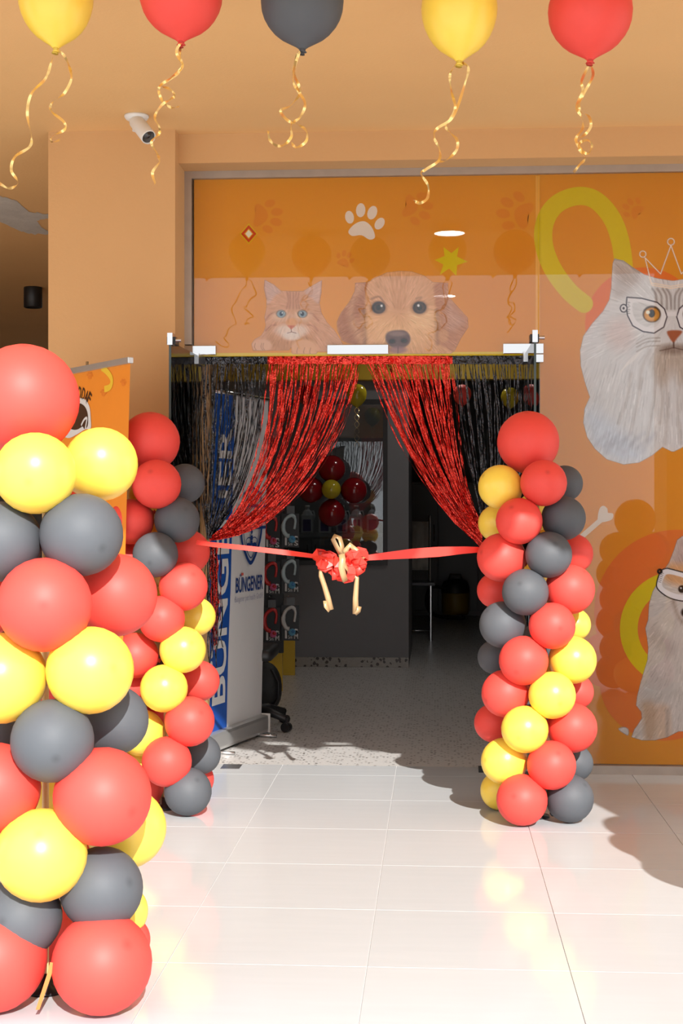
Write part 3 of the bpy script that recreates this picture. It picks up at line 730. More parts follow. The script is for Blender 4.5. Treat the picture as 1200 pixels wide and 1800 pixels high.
# ------------------------------------------------------------------ balloons
def balloon_mesh(name, k_low, neck):
    bm = bmesh.new(); prof = []
    for i in range(15):
        th = math.pi * i / 16.0; z = math.cos(th); r = math.sin(th)
        if z < 0:
            r *= 1 - 0.10 * (1 - r); z *= k_low
        prof.append((r if i else 0.0, z))
    if neck: prof += [(0.16, -k_low * 1.03), (0.09, -k_low * 1.08), (0.07, -k_low * 1.12), (0.11, -k_low * 1.16), (0.0, -k_low * 1.16)]
    else: prof += [(0.0, -k_low * 1.0)]
    bm_lathe(bm, prof, (0, 0, 0), (0, 0, 1), 28)
    # small nipple dimple
    me = bpy.data.meshes.new(name); bmesh.ops.recalc_face_normals(bm, faces=bm.faces); bm.to_mesh(me); bm.free()
    me.polygons.foreach_set('use_smooth', [True] * len(me.polygons)); return me
BMESH = {}
def bmesh_for(c, kind):
    if (c, kind) not in BMESH:
        me = balloon_mesh('balloon_' + BWORD[c], *{'round': (1.04, True), 'pear': (1.28, True)}[kind])
        me.materials.append(BCOL[c]); BMESH[(c, kind)] = me
    return BMESH[(c, kind)]
def add_balloon(name, c, center, r, out, parent, kind='round', sq=(1, 1, 1)):
    o = bpy.data.objects.new(name, bmesh_for(c, kind))
    o.rotation_mode = 'QUATERNION'; o.rotation_quaternion = Vector((0, 0, 1)).rotation_difference(Vector(out).normalized())
    o.location = center; o.scale = (r * sq[0], r * sq[1], r * sq[2])
    return link(o, parent)
def column(label, axis_px, base_y, Yaxis, data, pole_r=0.011, top_z=1.6, pole_col=(0.75, 0.55, 0.25), spread=1.5):
    ax = at_y(axis_px, 1000, Yaxis); root = empty('balloon_column', (ax.x, Yaxis, 0))
    mp = mat('balloon_stand_pole', pole_col, 0.4)
    cyl('pole', (ax.x, Yaxis, 0.0), (ax.x, Yaxis, top_z), pole_r, mp, root)
    lathe('base_plate', [(0, 0.0), (0.055, 0.0), (0.055, 0.008), (0.02, 0.014), (0.02, 0.05), (0, 0.05)], (ax.x, Yaxis, 0), (ax.x, Yaxis, 1), M_DARKMETAL, root, 24)
    for e in data:
        x, y, r, c, dy = e[:5]; dy *= spread
        Y = Yaxis + dy; p = at_y(x, y, Y); R = r * depth_at(x, Y) / FPX
        if p.z < R + 0.002: p.z = R + 0.002
        out = Vector((p.x - ax.x, p.y - Yaxis, 0.02 + random.uniform(-0.1, 0.16)))
        if dy > 0.05 and abs(out.x) < 0.05: out.x = 0.05
        if len(e) > 5: out = Vector(e[5])
        o = add_balloon('balloon', c, p, R, out, root); o['label'] = BWORD[c] + ' balloon'
    return tag(root, label, 'balloon column', 'balloon columns at the entrance')
F, S, B = -0.10, 0.03, 0.14
near = [(42, 702, 97, 'r', 0.0, (0.1, -0.3, 1)), (62, 832, 72, 'y', F), (177, 816, 65, 'y', S), (143, 940, 73, 'k', F + .02), (2, 952, 71, 'k', F + .02),
        (78, 1063, 83, 'r', F - .02), (203, 1046, 73, 'r', S), (-30, 1050, 70, 'r', S), (2, 1192, 80, 'y', F), (158, 1178, 77, 'y', F), (92, 1302, 73, 'k', F - .02), (200, 1266, 61, 'k', S), (-5, 1290, 55, 'k', S),
        (-8, 1385, 79, 'r', F), (180, 1400, 86, 'r', F), (222, 1456, 70, 'y', S + .04), (80, 1410, 42, 'y', B), (72, 1503, 81, 'y', F - .02), (178, 1562, 73, 'k', F + .03), (38, 1612, 71, 'k', F + .02),
        (179, 1706, 88, 'r', F), (-10, 1728, 92, 'r', F), (88, 1690, 50, 'r', B), (212, 1602, 48, 'y', B), (222, 1722, 42, 'r', B), (120, 880, 50, 'r', B), (120, 1120, 55, 'y', B), (110, 1240, 50, 'r', B), (130, 1480, 55, 'r', B)]
column('large column of coral, yellow and black balloons closest to the camera', 80, 0, 3.93, near, 0.0095, 1.62, spread=1.7)
nc = bpy.data.objects['balloon_column']
strip('loose_tie', [at_y(x, y, 3.70) for x, y in ((92, 1692), (86, 1715), (76, 1745), (66, 1775))], 0.012, mat('orange_tie', (0.75, 0.22, 0.06), 0.4), nc, 0.3, 0.5)
farl = [(264, 776, 52, 'r', 0, (0.1, -0.3, 1)), (275, 851, 43.5, 'r', F), (325, 850, 35, 'k', B - .03), (311, 914, 40, 'k', F + .04), (230, 917, 40, 'r', F + .04), (273, 975, 40, 'k', F - .02), (330, 970, 39, 'r', S + .04),
        (322, 1031, 43, 'r', F + .02), (284, 1088, 41, 'r', F - .01), (345, 1084, 34, 'y', B - .04), (321, 1142, 41, 'y', F), (238, 1152, 40, 'r', F + .04), (350, 1197, 36, 'r', S + .05), (288, 1210, 42, 'y', F - .02),
        (333, 1268, 44, 'r', F), (248, 1288, 41, 'y', F + .05), (293, 1339, 44, 'r', F - .02), (353, 1326, 35, 'k', B - .05), (330, 1397, 42, 'k', F), (254, 1396, 34, 'r', S), (343, 1396, 33, 'r', B), (225, 985, 38, 'r', S), (222, 1050, 40, 'y', S),
        (232, 1205, 36, 'r', S), (240, 1335, 34, 'y', S), (300, 930, 36, 'y', B), (300, 1000, 36, 'y', B), (300, 1060, 36, 'y', B), (300, 1180, 36, 'k', B), (290, 1260, 36, 'r', B), (285, 1330, 34, 'y', B), (260, 870, 34, 'y', B)]
column('balloon column in front of the ochre pillar with red topper', 292, 0, 6.32, farl)
right = [(928, 777, 54.5, 'r', 0, (-0.1, -0.3, 1)), (879, 856, 39, 'y', F + .05), (955, 849, 41, 'r', F), (992, 850, 32, 'k', B - .03), (873, 920, 33, 'y', S + .06), (912, 916, 41, 'r', F - .01), (990, 911, 39, 'k', F + .05), (881, 980, 43, 'r', F + .04), (964, 975, 41, 'k', F - .01),
         (1007, 973, 35, 'r', B - .05), (869, 1038, 31, 'r', B - .06), (923, 1041, 41, 'k', F - .02), (1001, 1036, 44, 'r', F + .04), (883, 1098, 41, 'k', F + .04), (970, 1100, 41, 'r', F - .02), (1009, 1098, 29, 'y', B - .05), (869, 1155, 30, 'k', B - .06), (920, 1161, 43.5, 'r', F - .01), (1006, 1160, 42, 'y', F + .04),
         (888, 1219, 42, 'r', F + .04), (970, 1222, 41.5, 'y', F - .02), (1011, 1216, 32, 'r', B - .05), (867, 1271, 34, 'r', B - .06), (922, 1282, 41.5, 'y', F - .02), (1005, 1279, 44, 'r', F + .04), (886, 1338, 41, 'y', F + .04), (969, 1345, 43, 'r', F - .02), (1010, 1341, 32, 'k', B - .05), (878, 1399, 34, 'y', B - .06),
         (917, 1410, 45, 'r', F - .02), (1001, 1405, 42, 'k', F + .03), (940, 900, 34, 'y', B), (940, 1010, 34, 'y', B), (945, 1130, 34, 'k', B), (945, 1250, 34, 'k', B), (945, 1370, 34, 'k', B)]
column('balloon column in front of the printed pet window', 943, 0, 6.25, right)
# a fourth column stands by the roof pillar; the photograph shows its scalloped shadow on the tiles
rc = empty('balloon_column', (1.45, 4.0, 0))
cyl('pole', (1.45, 4.0, 0), (1.45, 4.0, 1.2), 0.0095, MATS['balloon_stand_pole'], rc)
lathe('base_plate', [(0, 0.0), (0.055, 0.0), (0.055, 0.008), (0.02, 0.014), (0.02, 0.05), (0, 0.05)], (1.45, 4.0, 0), (1.45, 4.0, 1), M_WHITE, rc, 24)
for lv in range(6):
    zc = 0.132 + lv * 0.178
    for q in range(4):
        an = math.pi / 2 * q + lv * math.pi / 4 + 0.3
        o = add_balloon('balloon', 'rykr'[(lv + q) % 4], (1.45 + 0.155 * math.cos(an), 4.0 + 0.155 * math.sin(an), zc), 0.128, (math.cos(an), math.sin(an), 0), rc)
add_balloon('balloon', 'r', (1.45, 4.0, 1.24), 0.15, (0, 0, 1), rc)
tag(rc, 'balloon column beside the roof pillar past the picture edge', 'balloon column', 'balloon columns at the entrance')
# balloons tied along the canopy edge, out of view above; their shadows scallop the edge of the sunlit floor
for k, gx in enumerate((-1.9, -1.3, -0.7, -0.1, 0.49, 0.86, 1.2, 1.52, 1.86)):
    zz = CZ + (0.20 if k % 2 else 0.18)
    e_ = empty('balloon', (gx, 2.62, zz)); LOCAL.add(e_.name)
    add_balloon('latex_body', 'ryk'[k % 3], (0, 0, 0), 0.105, (0.1, 0, 1), e_, 'pear')
    tube('string', [(0, 0.02, 0.09), (0, ROOF_Y - 2.62 + 0.005, CZ - zz + 0.3)], 0.0015, M_WHITE, e_, 5)
    tag(e_, 'balloon tied under the canopy edge above the camera', 'balloon', 'balloons along the canopy edge')

# ------------------------------------------------------------------ helium balloons under the ceiling with curling gold ribbons
def ribbon_curl(px_pts, Y, parent, seed, w=5.0):
    rg = random.Random(seed); P2 = spline(px_pts, 7); pts = []; d = depth_at(px_pts[0][0], Y) / FPX
    n = len(P2); ph = rg.uniform(0, 6)
    for i, p in enumerate(P2):
        pts.append(at_y(p[0], p[1], Y + 0.02 * math.sin(i * 0.42 + ph)))
    tw = [0.75 * math.sin(i * 0.42 + ph + 0.8) + 0.5 * math.sin(i * 0.21 + ph * 2) for i in range(n)]
    return strip('ribbon', pts, w * d, M_GOLD, parent, 0, tw)
def helium(c, kx, ky, r_px, kind, tails, label, Y):
    R = r_px * depth_at(kx, Y) / FPX; kl = {'round': 1.04, 'pear': 1.28}[kind]
    kp = at_y(kx, ky, Y); ctr = kp + Vector((0, 0, R * kl * 1.1))
    root = empty('balloon', ctr)
    add_balloon('latex_body', c, ctr, R, (0, -0.02, 1), root, kind)
    lathe('knot', [(0, -0.006), (0.008, -0.006), (0.011, 0), (0.006, 0.006), (0.008, 0.013), (0.012, 0.017), (0, 0.015)], kp, kp - Vector((0.15, 0.1, 1)), BCOL[c], root, 12)
    for i, t in enumerate(tails): ribbon_curl(t, Y - 0.005 * i, root, kx + i)
    tag(root, label, 'balloon', 'balloons floating under the canopy')
helium('y', 98, 86, 66, 'pear', [[(98, 86), (90, 110), (80, 138), (55, 165), (48, 200), (55, 238), (52, 258), (26, 276), (20, 300), (32, 320), (18, 331), (0, 323), (-14, 310)],
       [(99, 86), (112, 97), (122, 118), (125, 140), (112, 165), (92, 180), (90, 195), (112, 214), (113, 228), (92, 240), (90, 250), (105, 246)]], 'yellow balloon with two gold ribbons hanging left of the security camera', 4.8)
helium('r', 318, 74, 73, 'round', [[(317, 76), (310, 92), (320, 115), (308, 133), (284, 148), (279, 160), (287, 180), (302, 189), (315, 187)],
       [(316, 77), (317, 100), (320, 118), (300, 137), (283, 150), (297, 156), (307, 167), (301, 174), (285, 184), (272, 205), (280, 224), (279, 236), (266, 250), (277, 272), (280, 285), (268, 303), (273, 323)]], 'red balloon with gold ribbon just beside the security camera', 4.75)
helium('k', 531, 87, 73, 'round', [[(527, 90), (516, 125), (525, 150), (527, 165), (510, 186), (493, 195), (506, 212), (524, 219), (538, 230), (538, 248), (522, 259), (512, 252)],
       [(522, 94), (515, 140), (524, 160), (536, 182), (528, 205), (512, 219), (512, 240), (500, 254), (486, 256), (474, 246), (471, 230)]], 'black balloon with curled gold ribbon above the white paw print', 4.8)
helium('y', 807, 109, 67, 'pear', [[(804, 110), (791, 130), (793, 160), (800, 188), (792, 208), (783, 222), (792, 234), (803, 246), (802, 264), (784, 282), (770, 284)],
       [(812, 110), (823, 120), (816, 150), (796, 205), (768, 226), (763, 242), (772, 262), (771, 282), (748, 298), (740, 306), (752, 326), (751, 348), (738, 357), (728, 353)]], 'yellow balloon with the longest gold ribbon, above the yellow star', 4.92)
helium('r', 1037, 106, 74, 'round', [[(1036, 108), (1042, 132), (1028, 160), (1018, 180), (1020, 196), (1034, 204), (1038, 222), (1026, 238), (1009, 246)],
       [(1037, 110), (1022, 142), (1024, 160), (1013, 188), (1022, 206), (1024, 225), (1012, 244), (1020, 262), (1032, 270), (1040, 258), (1034, 247), (1020, 250), (1018, 262), (1028, 278), (1018, 290), (1008, 303)]], 'red balloon with spiralling gold ribbon above the yellow loop graphic', 4.95)

# ------------------------------------------------------------------ security camera
p = at_z(240, 203, CZ); cr = empty('security_camera', p)
lathe('mount', [(0, 0), (0.058, 0), (0.058, 0.008), (0.05, 0.02), (0.03, 0.03), (0.022, 0.04), (0.02, 0.075), (0, 0.08)], p, p - Vector((0, 0, 1)), M_WHITE, cr, 24)
a = at_y(240, 214, p.y - 0.02); b = at_y(261, 241, p.y - 0.10); dv = (b - a).normalized(); L = (b - a).length
hs = lathe('housing', [(0, -0.015), (0.03, -0.015), (0.036, 0), (0.036, L), (0.033, L + 0.006), (0.031, L - 0.004), (0, L - 0.004)], a, b, M_WHITE, cr, 28)
lathe('lens', [(0, 0), (0.031, 0), (0.031, 0.003), (0.012, 0.003), (0.011, 0.006), (0, 0.005)], b - dv * 0.006, b + dv, mat('lens_glass', (0.015, 0.012, 0.012), 0.08, coat=0.5), hs, 24)
tube('bracket', [p - Vector((0, 0, .07)), a - Vector((0.01, 0, -0.005)), a + dv * 0.03], 0.012, M_WHITE, cr)
tag(cr, 'small white bullet security camera on the ceiling above the pillar', 'camera')

# ------------------------------------------------------------------ foil fringe curtains
def foil_mat(name, col, rough):
    m = bpy.data.materials.new(name); m.use_nodes = True
    nt = m.node_tree; b = nt.nodes['Principled BSDF']; b.inputs['Metallic'].default_value = 0.9; b.inputs['Roughness'].default_value = rough
    tc = nt.nodes.new('ShaderNodeTexCoord'); no = nt.nodes.new('ShaderNodeTexNoise'); no.inputs['Scale'].default_value = 60; no.inputs['Detail'].default_value = 3
    bp = nt.nodes.new('ShaderNodeBump'); bp.inputs['Strength'].default_value = 0.9; bp.inputs['Distance'].default_value = 0.02
    nt.links.new(tc.outputs['Object'], no.inputs['Vector']); nt.links.new(no.outputs['Fac'], bp.inputs['Height']); nt.links.new(bp.outputs['Normal'], b.inputs['Normal'])
    b.inputs['Base Color'].default_value = tuple(col) + (1,)
    return m
M_FRED = foil_mat('red_foil', (0.95, 0.085, 0.065), 0.17)
M_FBLK = foil_mat('black_foil', (0.10, 0.105, 0.12), 0.18)
def fringe(x0, x1, curveA, curveB, m, n, seed, label, tails=None):
    rg = random.Random(seed); Y0 = GY + 0.035
    a = at_y(x0, 626, Y0); root = empty('foil_fringe_curtain', (at_y((x0 + x1) / 2, 626, Y0).x, Y0, a.z))
    hv, hf = [], []; K = 40; top, bot = 625.5, 640
    for k in range(K + 1):
        x = x0 + (x1 - x0) * k / K
        for r_, y in enumerate((top, (top + bot) / 2, bot)):
            hv.append(at_y(x, y + rg.uniform(-.6, .6), Y0 - 0.004 + rg.uniform(-0.006, 0.006)))
    for k in range(K):
        for r_ in range(2): hf.append((k * 3 + r_, k * 3 + r_ + 1, k * 3 + r_ + 4, k * 3 + r_ + 3))
    mesh_obj('header_band', hv, hf, m, root)
    A = np.array(spline(curveA, 5)); Bc = np.array(spline(curveB, 5))
    def resamp(C, k):
        s_ = np.r_[0, np.cumsum(np.hypot(*np.diff(C, axis=0).T))]; t = np.linspace(0, s_[-1], k); return np.stack([np.interp(t, s_, C[:, 0]), np.interp(t, s_, C[:, 1])], 1)
    NS = 26; A, Bc = resamp(A, NS), resamp(Bc, NS); v, f = [], []
    for i in range(n):
        s = (i + rg.uniform(-.6, .6)) / n; s = min(1, max(0, s)); e = rg.gauss(0, 0.05); pts = []
        ph, am = rg.uniform(0, 6.28), rg.uniform(0.5, 2.2); dz = rg.uniform(-0.03, 0.02); yo = rg.uniform(-0.02, 0.03)
        for k in range(NS):
            t = k / (NS - 1); ss = min(1.06, max(-0.06, s + e * math.sin(math.pi * t)))
            q = A[k] * (1 - ss) + Bc[k] * ss
            pts.append(at_y(q[0] + am * math.sin(ph + 5 * t) * math.sin(math.pi * t), q[1] + rg.uniform(-.7, .7), Y0 + yo * math.sin(math.pi * min(1, t * 1.2)) + dz * t + rg.uniform(-0.002, 0.002)))
        tw0 = rg.uniform(0, 6.28); tws = [tw0 + 1.9 * math.sin(k * rg.uniform(0.4, 0.8) + ph) for k in range(NS)]
        strip_geo(pts, rg.uniform(0.005, 0.0085), 0, tws, v, f)
    for (tx, ty, yl) in (tails or []):
        for i in range(26):
            x = tx + rg.gauss(0, 5); L = rg.uniform(0.5, 1.0) * (yl - ty); pts = [at_y(x + rg.uniform(-1.5, 1.5) + 6 * (k / 9) * rg.uniform(-.2, 1), ty + L * k / 9, Y0 - 0.02) for k in range(10)]
            strip_geo(pts, 0.007, rg.uniform(0, 6), rg.uniform(-3, 3), v, f)
    fr = mesh_obj('fringe', v, f, m, root); fr['kind'] = 'stuff'
    tag(root, label, 'foil curtain', 'foil fringe curtains in the doorway')
    return root
fringe(346, 470, [(349, 636), (350, 760), (354, 870), (364, 948)], [(468, 636), (460, 740), (436, 830), (408, 895), (372, 945)], M_FBLK, 64, 1, 'black foil fringe curtain hanging beside the blue and white banner', [(374, 955, 1175)])
fringe(470, 637, [(472, 636), (470, 720), (456, 800), (430, 868), (402, 915), (368, 946)], [(635, 636), (621, 690), (601, 745), (571, 800), (531, 858), (482, 906), (428, 938), (368, 950)], M_FRED, 84, 2, 'red foil fringe curtain swept towards the ochre pillar', [(374, 960, 1150)])
fringe(637, 795, [(641, 636), (663, 690), (690, 752), (722, 812), (762, 872), (802, 922), (846, 962)], [(794, 636), (801, 720), (810, 800), (826, 870), (848, 925)], M_FRED, 78, 3, 'red foil fringe curtain swept towards the pet window')
fringe(795, 936, [(798, 636), (812, 740), (830, 840), (850, 930)], [(934, 636), (930, 750), (910, 850), (872, 935)], M_FBLK, 44, 4, 'black foil fringe curtain behind the open glass door and balloons')

# ------------------------------------------------------------------ ribbon across the doorway with its bow
M_RIB = mat('red_satin_ribbon', (0.85, 0.045, 0.03), 0.45, var=0.05)
M_RIBG = mat('cream_gold_ribbon', (0.50, 0.335, 0.17), 0.35, 0.25, var=0.08)
RY = 6.16
bow = empty('ceremonial_ribbon', at_y(600, 985, RY))
pl = lambda pts, dy=0.0: [at_y(x, y, RY + dy + (0 if len(e) == 0 else e[0])) for x, y, *e in pts]
d6 = 6.2 / FPX
strip('ribbon_band', pl([(345, 953, .06), (372, 957, .03), (430, 963), (500, 971), (562, 979)]), [8 * d6, 8.5 * d6, 9 * d6, 10 * d6, 8 * d6], M_RIB, bow, 0.2, 0.3)
strip('ribbon_band', pl([(640, 981), (680, 977), (725, 973), (770, 970), (815, 967), (850, 966, .05)]), [9 * d6, 13 * d6, 17 * d6, 17.5 * d6, 13 * d6, 9 * d6], M_RIB, bow, 0.1, -0.3)
rg = random.Random(21)
def loop(cx, cy, ang, L, w, m, name, y0=0.0, fat=0.42):
    """teardrop loop of ribbon leaving the knot at angle ang (pixels)"""
    pts = []
    for k in range(8):
        t = k / 7 * 2 * math.pi; rr_ = (1 - math.cos(t)) / 2 * L; off = math.sin(t) * L * fat
        x = cx + rr_ * math.cos(ang) - off * math.sin(ang) * 0.55; y = cy - rr_ * math.sin(ang) - off * math.cos(ang) * 0.55
        pts.append(at_y(x, y, RY + y0 - math.sin(t) * L * fat * d6 * 0.8 - 0.02 * math.sin(t / 2)))
    o = strip(name, pts, w * d6, m, bow, rg.uniform(-.5, .5), rg.uniform(-1.0, 1.0), 0.0012)
    o.data.polygons.foreach_set('use_smooth', [False] * len(o.data.polygons)); return o
for cx, base in ((586, math.pi), (613, 0.0)):
    for k in range(9):
        an = base + rg.uniform(-1.25, 1.25) - (0.5 if base == 0 else -0.5)
        loop(cx + rg.uniform(-8, 8), 982 + rg.uniform(-6, 10), an, rg.uniform(16, 30), rg.uniform(12, 17), M_RIB, 'bow_loop', rg.uniform(-0.045, 0.02), rg.uniform(0.4, 0.7))
for x0, y0, x1, y1 in ((575, 996, 566, 1004), (590, 998, 590, 1019), (600, 990, 598, 1022), (622, 995, 633, 1010), (630, 985, 637, 1000)):
    strip('bow_tail', pl([(x0, y0, -.03), ((x0 + x1) / 2, (y0 + y1) / 2, -.045), (x1, y1, -.04)]), 15 * d6, M_RIB, bow, rg.uniform(-.5, .5), rg.uniform(-.6, .6), 0.0012)
strip('gold_loop', pl([(600, 976, -.05), (592, 962, -.055), (585, 948, -.06), (589, 942, -.05), (597, 946, -.04), (601, 960, -.04), (601, 976, -.045)]), 9 * d6, M_RIBG, bow, 0.4, 0.3, 0.001)
strip('gold_loop', pl([(601, 975, -.05), (608, 967, -.055), (615, 958, -.05), (625, 967, -.045), (634, 976, -.05), (640, 982, -.05)]), 9 * d6, M_RIBG, bow, 0.2, -0.3, 0.001)
strip('gold_tail', pl([(600, 974, -.06), (602, 984, -.07), (600, 998, -.075), (603, 1010, -.07), (607, 1022, -.06)]), 11 * d6, M_RIBG, bow, 0.0, 0.6, 0.001)
strip('gold_tail', pl([(600, 976, -.062), (605, 992, -.066), (612, 1003, -.06)]), 9 * d6, M_RIBG, bow, 0.5, 0.6, 0.001)
tube('gold_tail', pl([(573, 1000, -.03), (563, 1003, -.035), (564, 1012, -.035), (570, 1030, -.03), (576, 1050, -.03), (581, 1072, -.03)]), [.008, .009, .011, .0115, .0125, .0135], M_RIBG, bow, 10)
tube('gold_tail', pl([(618, 1008, -.03), (627, 1016, -.03), (626, 1030, -.03), (624.5, 1052, -.03), (625, 1079, -.03)]), [.006, .010, .011, .0125, .0145], M_RIBG, bow, 10)
strip('gold_curl', pl([(572, 1056, -.04), (573, 1066, -.045), (579, 1074, -.04)]), 9 * d6, M_RIBG, bow, 0.4, 0.5, 0.001)
strip('gold_curl', pl([(631, 1066, -.04), (630, 1074, -.045), (624, 1080, -.045)]), 9 * d6, M_RIBG, bow, 0.4, 0.5, 0.001)
tag(bow, 'red opening ribbon with red and gold bow stretched across the doorway', 'ribbon')

# ------------------------------------------------------------------ text helper
def text_faces(txt, off=0.0, space=1.0):
    cu = bpy.data.curves.new('lettering', 'FONT'); cu.body = txt; cu.offset = off; cu.space_character = space; cu.resolution_u = 3
    o = bpy.data.objects.new('lettering', cu); COL.objects.link(o)
    dg = bpy.context.evaluated_depsgraph_get(); me = bpy.data.meshes.new_from_object(o.evaluated_get(dg))
    v = [(p.co.x, p.co.y) for p in me.vertices]; f = [tuple(p.vertices) for p in me.polygons]
    bpy.data.objects.remove(o); bpy.data.meshes.remove(me); bpy.data.curves.remove(cu)
    xs = [p[0] for p in v]; ys = [p[1] for p in v]; x0, x1, y0, y1 = min(xs), max(xs), min(ys), max(ys)
    return [((x - x0) / (x1 - x0), (y - y0) / (y1 - y0)) for x, y in v], f
class Quad:
    def __init__(s, bl, br, tr, tl): s.p = [Vector(q) for q in (bl, br, tr, tl)]; s.n = (s.p[1] - s.p[0]).cross(s.p[3] - s.p[0]).normalized()
    def at(s, u, v, lift=0.0):
        bl, br, tr, tl = s.p
        return bl * (1 - u) * (1 - v) + br * u * (1 - v) + tr * u * v + tl * (1 - u) * v + s.n * lift
    def text(s, name, txt, box_, m, parent, lift=0.001, rot=0, off=0.0, space=1.0):
        v, f = text_faces(txt, off, space); u0, v0, u1, v1 = box_; P = []
        for a, b in v:
            if rot == 90: a, b = 1 - b, a
            P.append(s.at(u0 + (u1 - u0) * a, v0 + (v1 - v0) * b, lift))
        return mesh_obj(name, P, f, m, parent)
    def poly(s, name, pts, m, parent, lift=0.001):
        bm = bmesh.new(); f = bm.faces.new([bm.verts.new(s.at(u, v, lift)) for u, v in pts]); bmesh.ops.triangulate(bm, faces=[f]); return from_bm(name, bm, m, parent)
    def stroke(s, name, pts, w, m, parent, lift=0.001, n=4, asp=1.0):
        P = spline(pts, n) if n > 1 else [np.array(q, float) for q in pts]; V, Fc = [], []
        for i, p in enumerate(P):
            t = P[min(i + 1, len(P) - 1)] - P[max(i - 1, 0)]; t = np.array((t[0], t[1] * asp)); t = t / (np.linalg.norm(t) + 1e-9); nn = np.array((-t[1], t[0] / asp)) * w / 2
            V += [s.at(*(p - nn), lift), s.at(*(p + nn), lift)]
        for i in range(len(P) - 1): Fc.append((2 * i, 2 * i + 1, 2 * i + 3, 2 * i + 2))
        return mesh_obj(name, V, Fc, m, parent)
    def sheet(s, name, m, parent, u0=0, v0=0, u1=1, v1=1, lift=0.0, nu=8, nv=24, wav=0.0):
        V, Fc = [], []
        for j in range(nv + 1):
            for i in range(nu + 1):
                u, v = u0 + (u1 - u0) * i / nu, v0 + (v1 - v0) * j / nv
                V.append(s.at(u, v, lift + wav * math.sin(7 * (u + v * 1.6)) * math.sin(math.pi * u)))
        for j in range(nv):
            for i in range(nu): k = j * (nu + 1) + i; Fc.append((k, k + 1, k + nu + 2, k + nu + 1))
        return mesh_obj(name, V, Fc, m, parent, True)

# ------------------------------------------------------------------ blue and white roll-up banner in the doorway
M_BANW = mat('banner_white_vinyl', (0.66, 0.66, 0.67), 0.35, var=0.04, bump=0.05, bscale=8)
M_BLUE = mat('banner_blue_ink', (0.010, 0.075, 0.36), 0.35, var=0.03)
M_NAVY = mat('banner_navy_ink', (0.012, 0.045, 0.20), 0.4, var=0.03)
M_INKW = mat('banner_white_ink', (0.68, 0.68, 0.69), 0.35, var=0.03)
M_INKG = mat('banner_grey_ink', (0.36, 0.36, 0.46), 0.4, var=0.03)
M_INKR = mat('banner_red_ink', (0.55, 0.05, 0.02), 0.4, var=0.03)
BL, BR = Vector((-1.242, 7.62, 0.10)), Vector((-1.022, 8.40, 0.10))
Q = Quad(BL, BR, at_y(472, 704, 8.40), at_y(375, 689, 7.62))
if Q.n.dot(Vector((0, 0, 1.2)) - BL) < 0: Q.n = -Q.n
ban = empty('rollup_banner', (-1.13, 8.01, 0))
Q.sheet('banner_sheet', M_BANW, ban, lift=-0.0015, wav=0.003)
Q.sheet('blue_stripe', M_BLUE, ban, 0.0, 0.0, 0.37, 1.0, 0.0028, 4, 24, 0.002)['label'] = 'blue stripe with white lettering'
Q.text('lettering', 'BÜNGENER', (0.06, 0.085, 0.325, 0.905), M_INKW, ban, 0.006, 90, 0.022, 0.98)['label'] = 'large white vertical lettering'
Q.text('lettering', 'BÜNGENER', (0.46, 0.405, 0.955, 0.462), M_NAVY, ban, 0.005, 0, 0.02, 1.0)['label'] = 'navy brand lettering'
Q.text('lettering', 'Büngener pet health GmbH', (0.45, 0.372, 0.955, 0.396), M_INKG, ban, 0.005, 0, 0.0, 1.0)
# umlaut dots printed in red over the navy ones
for u in (0.555, 0.575): Q.poly('lettering_dot', [(u - .008, .457), (u + .008, .457), (u + .008, .465), (u - .008, .465)], M_INKR, ban, 0.0065)
em = Q.stroke('emblem', [(0.53, 0.60), (0.545, 0.565), (0.60, 0.53), (0.72, 0.492), (0.84, 0.535), (0.895, 0.575), (0.905, 0.61)], 0.028, M_NAVY, ban, 0.005, 5, 2.3); em['label'] = 'navy shield emblem'
Q.stroke('emblem_line', [(0.57, 0.60), (0.585, 0.57), (0.63, 0.537), (0.72, 0.508), (0.81, 0.542), (0.855, 0.577), (0.865, 0.61)], 0.010, M_NAVY, em, 0.005, 5, 2.3)
Q.stroke('emblem_scroll', [(0.455, 0.60), (0.985, 0.60), (0.955, 0.63), (0.975, 0.668), (0.47, 0.668), (0.485, 0.63), (0.455, 0.60)], 0.02, M_NAVY, em, 0.0056, 1, 2.3)
Q.text('emblem_lettering', 'BÜNGENER', (0.505, 0.614, 0.94, 0.656), M_NAVY, em, 0.0058, 0, 0.02)
Q.stroke('emblem_crest', [(0.56, 0.67), (0.56, 0.705), (0.72, 0.725), (0.88, 0.705), (0.88, 0.67)], 0.018, M_NAVY, em, 0.0056, 1, 2.3)
Q.text('emblem_date', '1929', (0.63, 0.676, 0.82, 0.700), M_NAVY, em, 0.0058)
bee = [ [(0.70, .588), (0.72, .597), (0.74, .588), (0.72, .578)], [(0.70, .577), (0.74, .577), (0.742, .563), (0.698, .563)], [(0.703, .561), (0.737, .561), (0.74, .546), (0.70, .546)], [(0.72, .529), (0.705, .538), (0.735, .538)] ]
for pz in bee: Q.poly('emblem_bee', pz, M_NAVY, em, 0.0057)
for du in (-0.055, 0.055):
    Q.poly('emblem_bee', [(0.72 + du + .04 * math.cos(t), .546 + .009 * math.sin(t)) for t in np.linspace(0, 6.1, 14)], M_NAVY, em, 0.0057)
    Q.stroke('emblem_bee', [(0.72 + du * .9 + .05 * math.cos(t), .560 + .011 * math.sin(t)) for t in np.linspace(0, 6.28, 14)], 0.008, M_NAVY, em, 0.0057, 1, 2.3)
dv = (BR - BL).normalized(); nv = Vector((Q.n.x, Q.n.y, 0)).normalized()
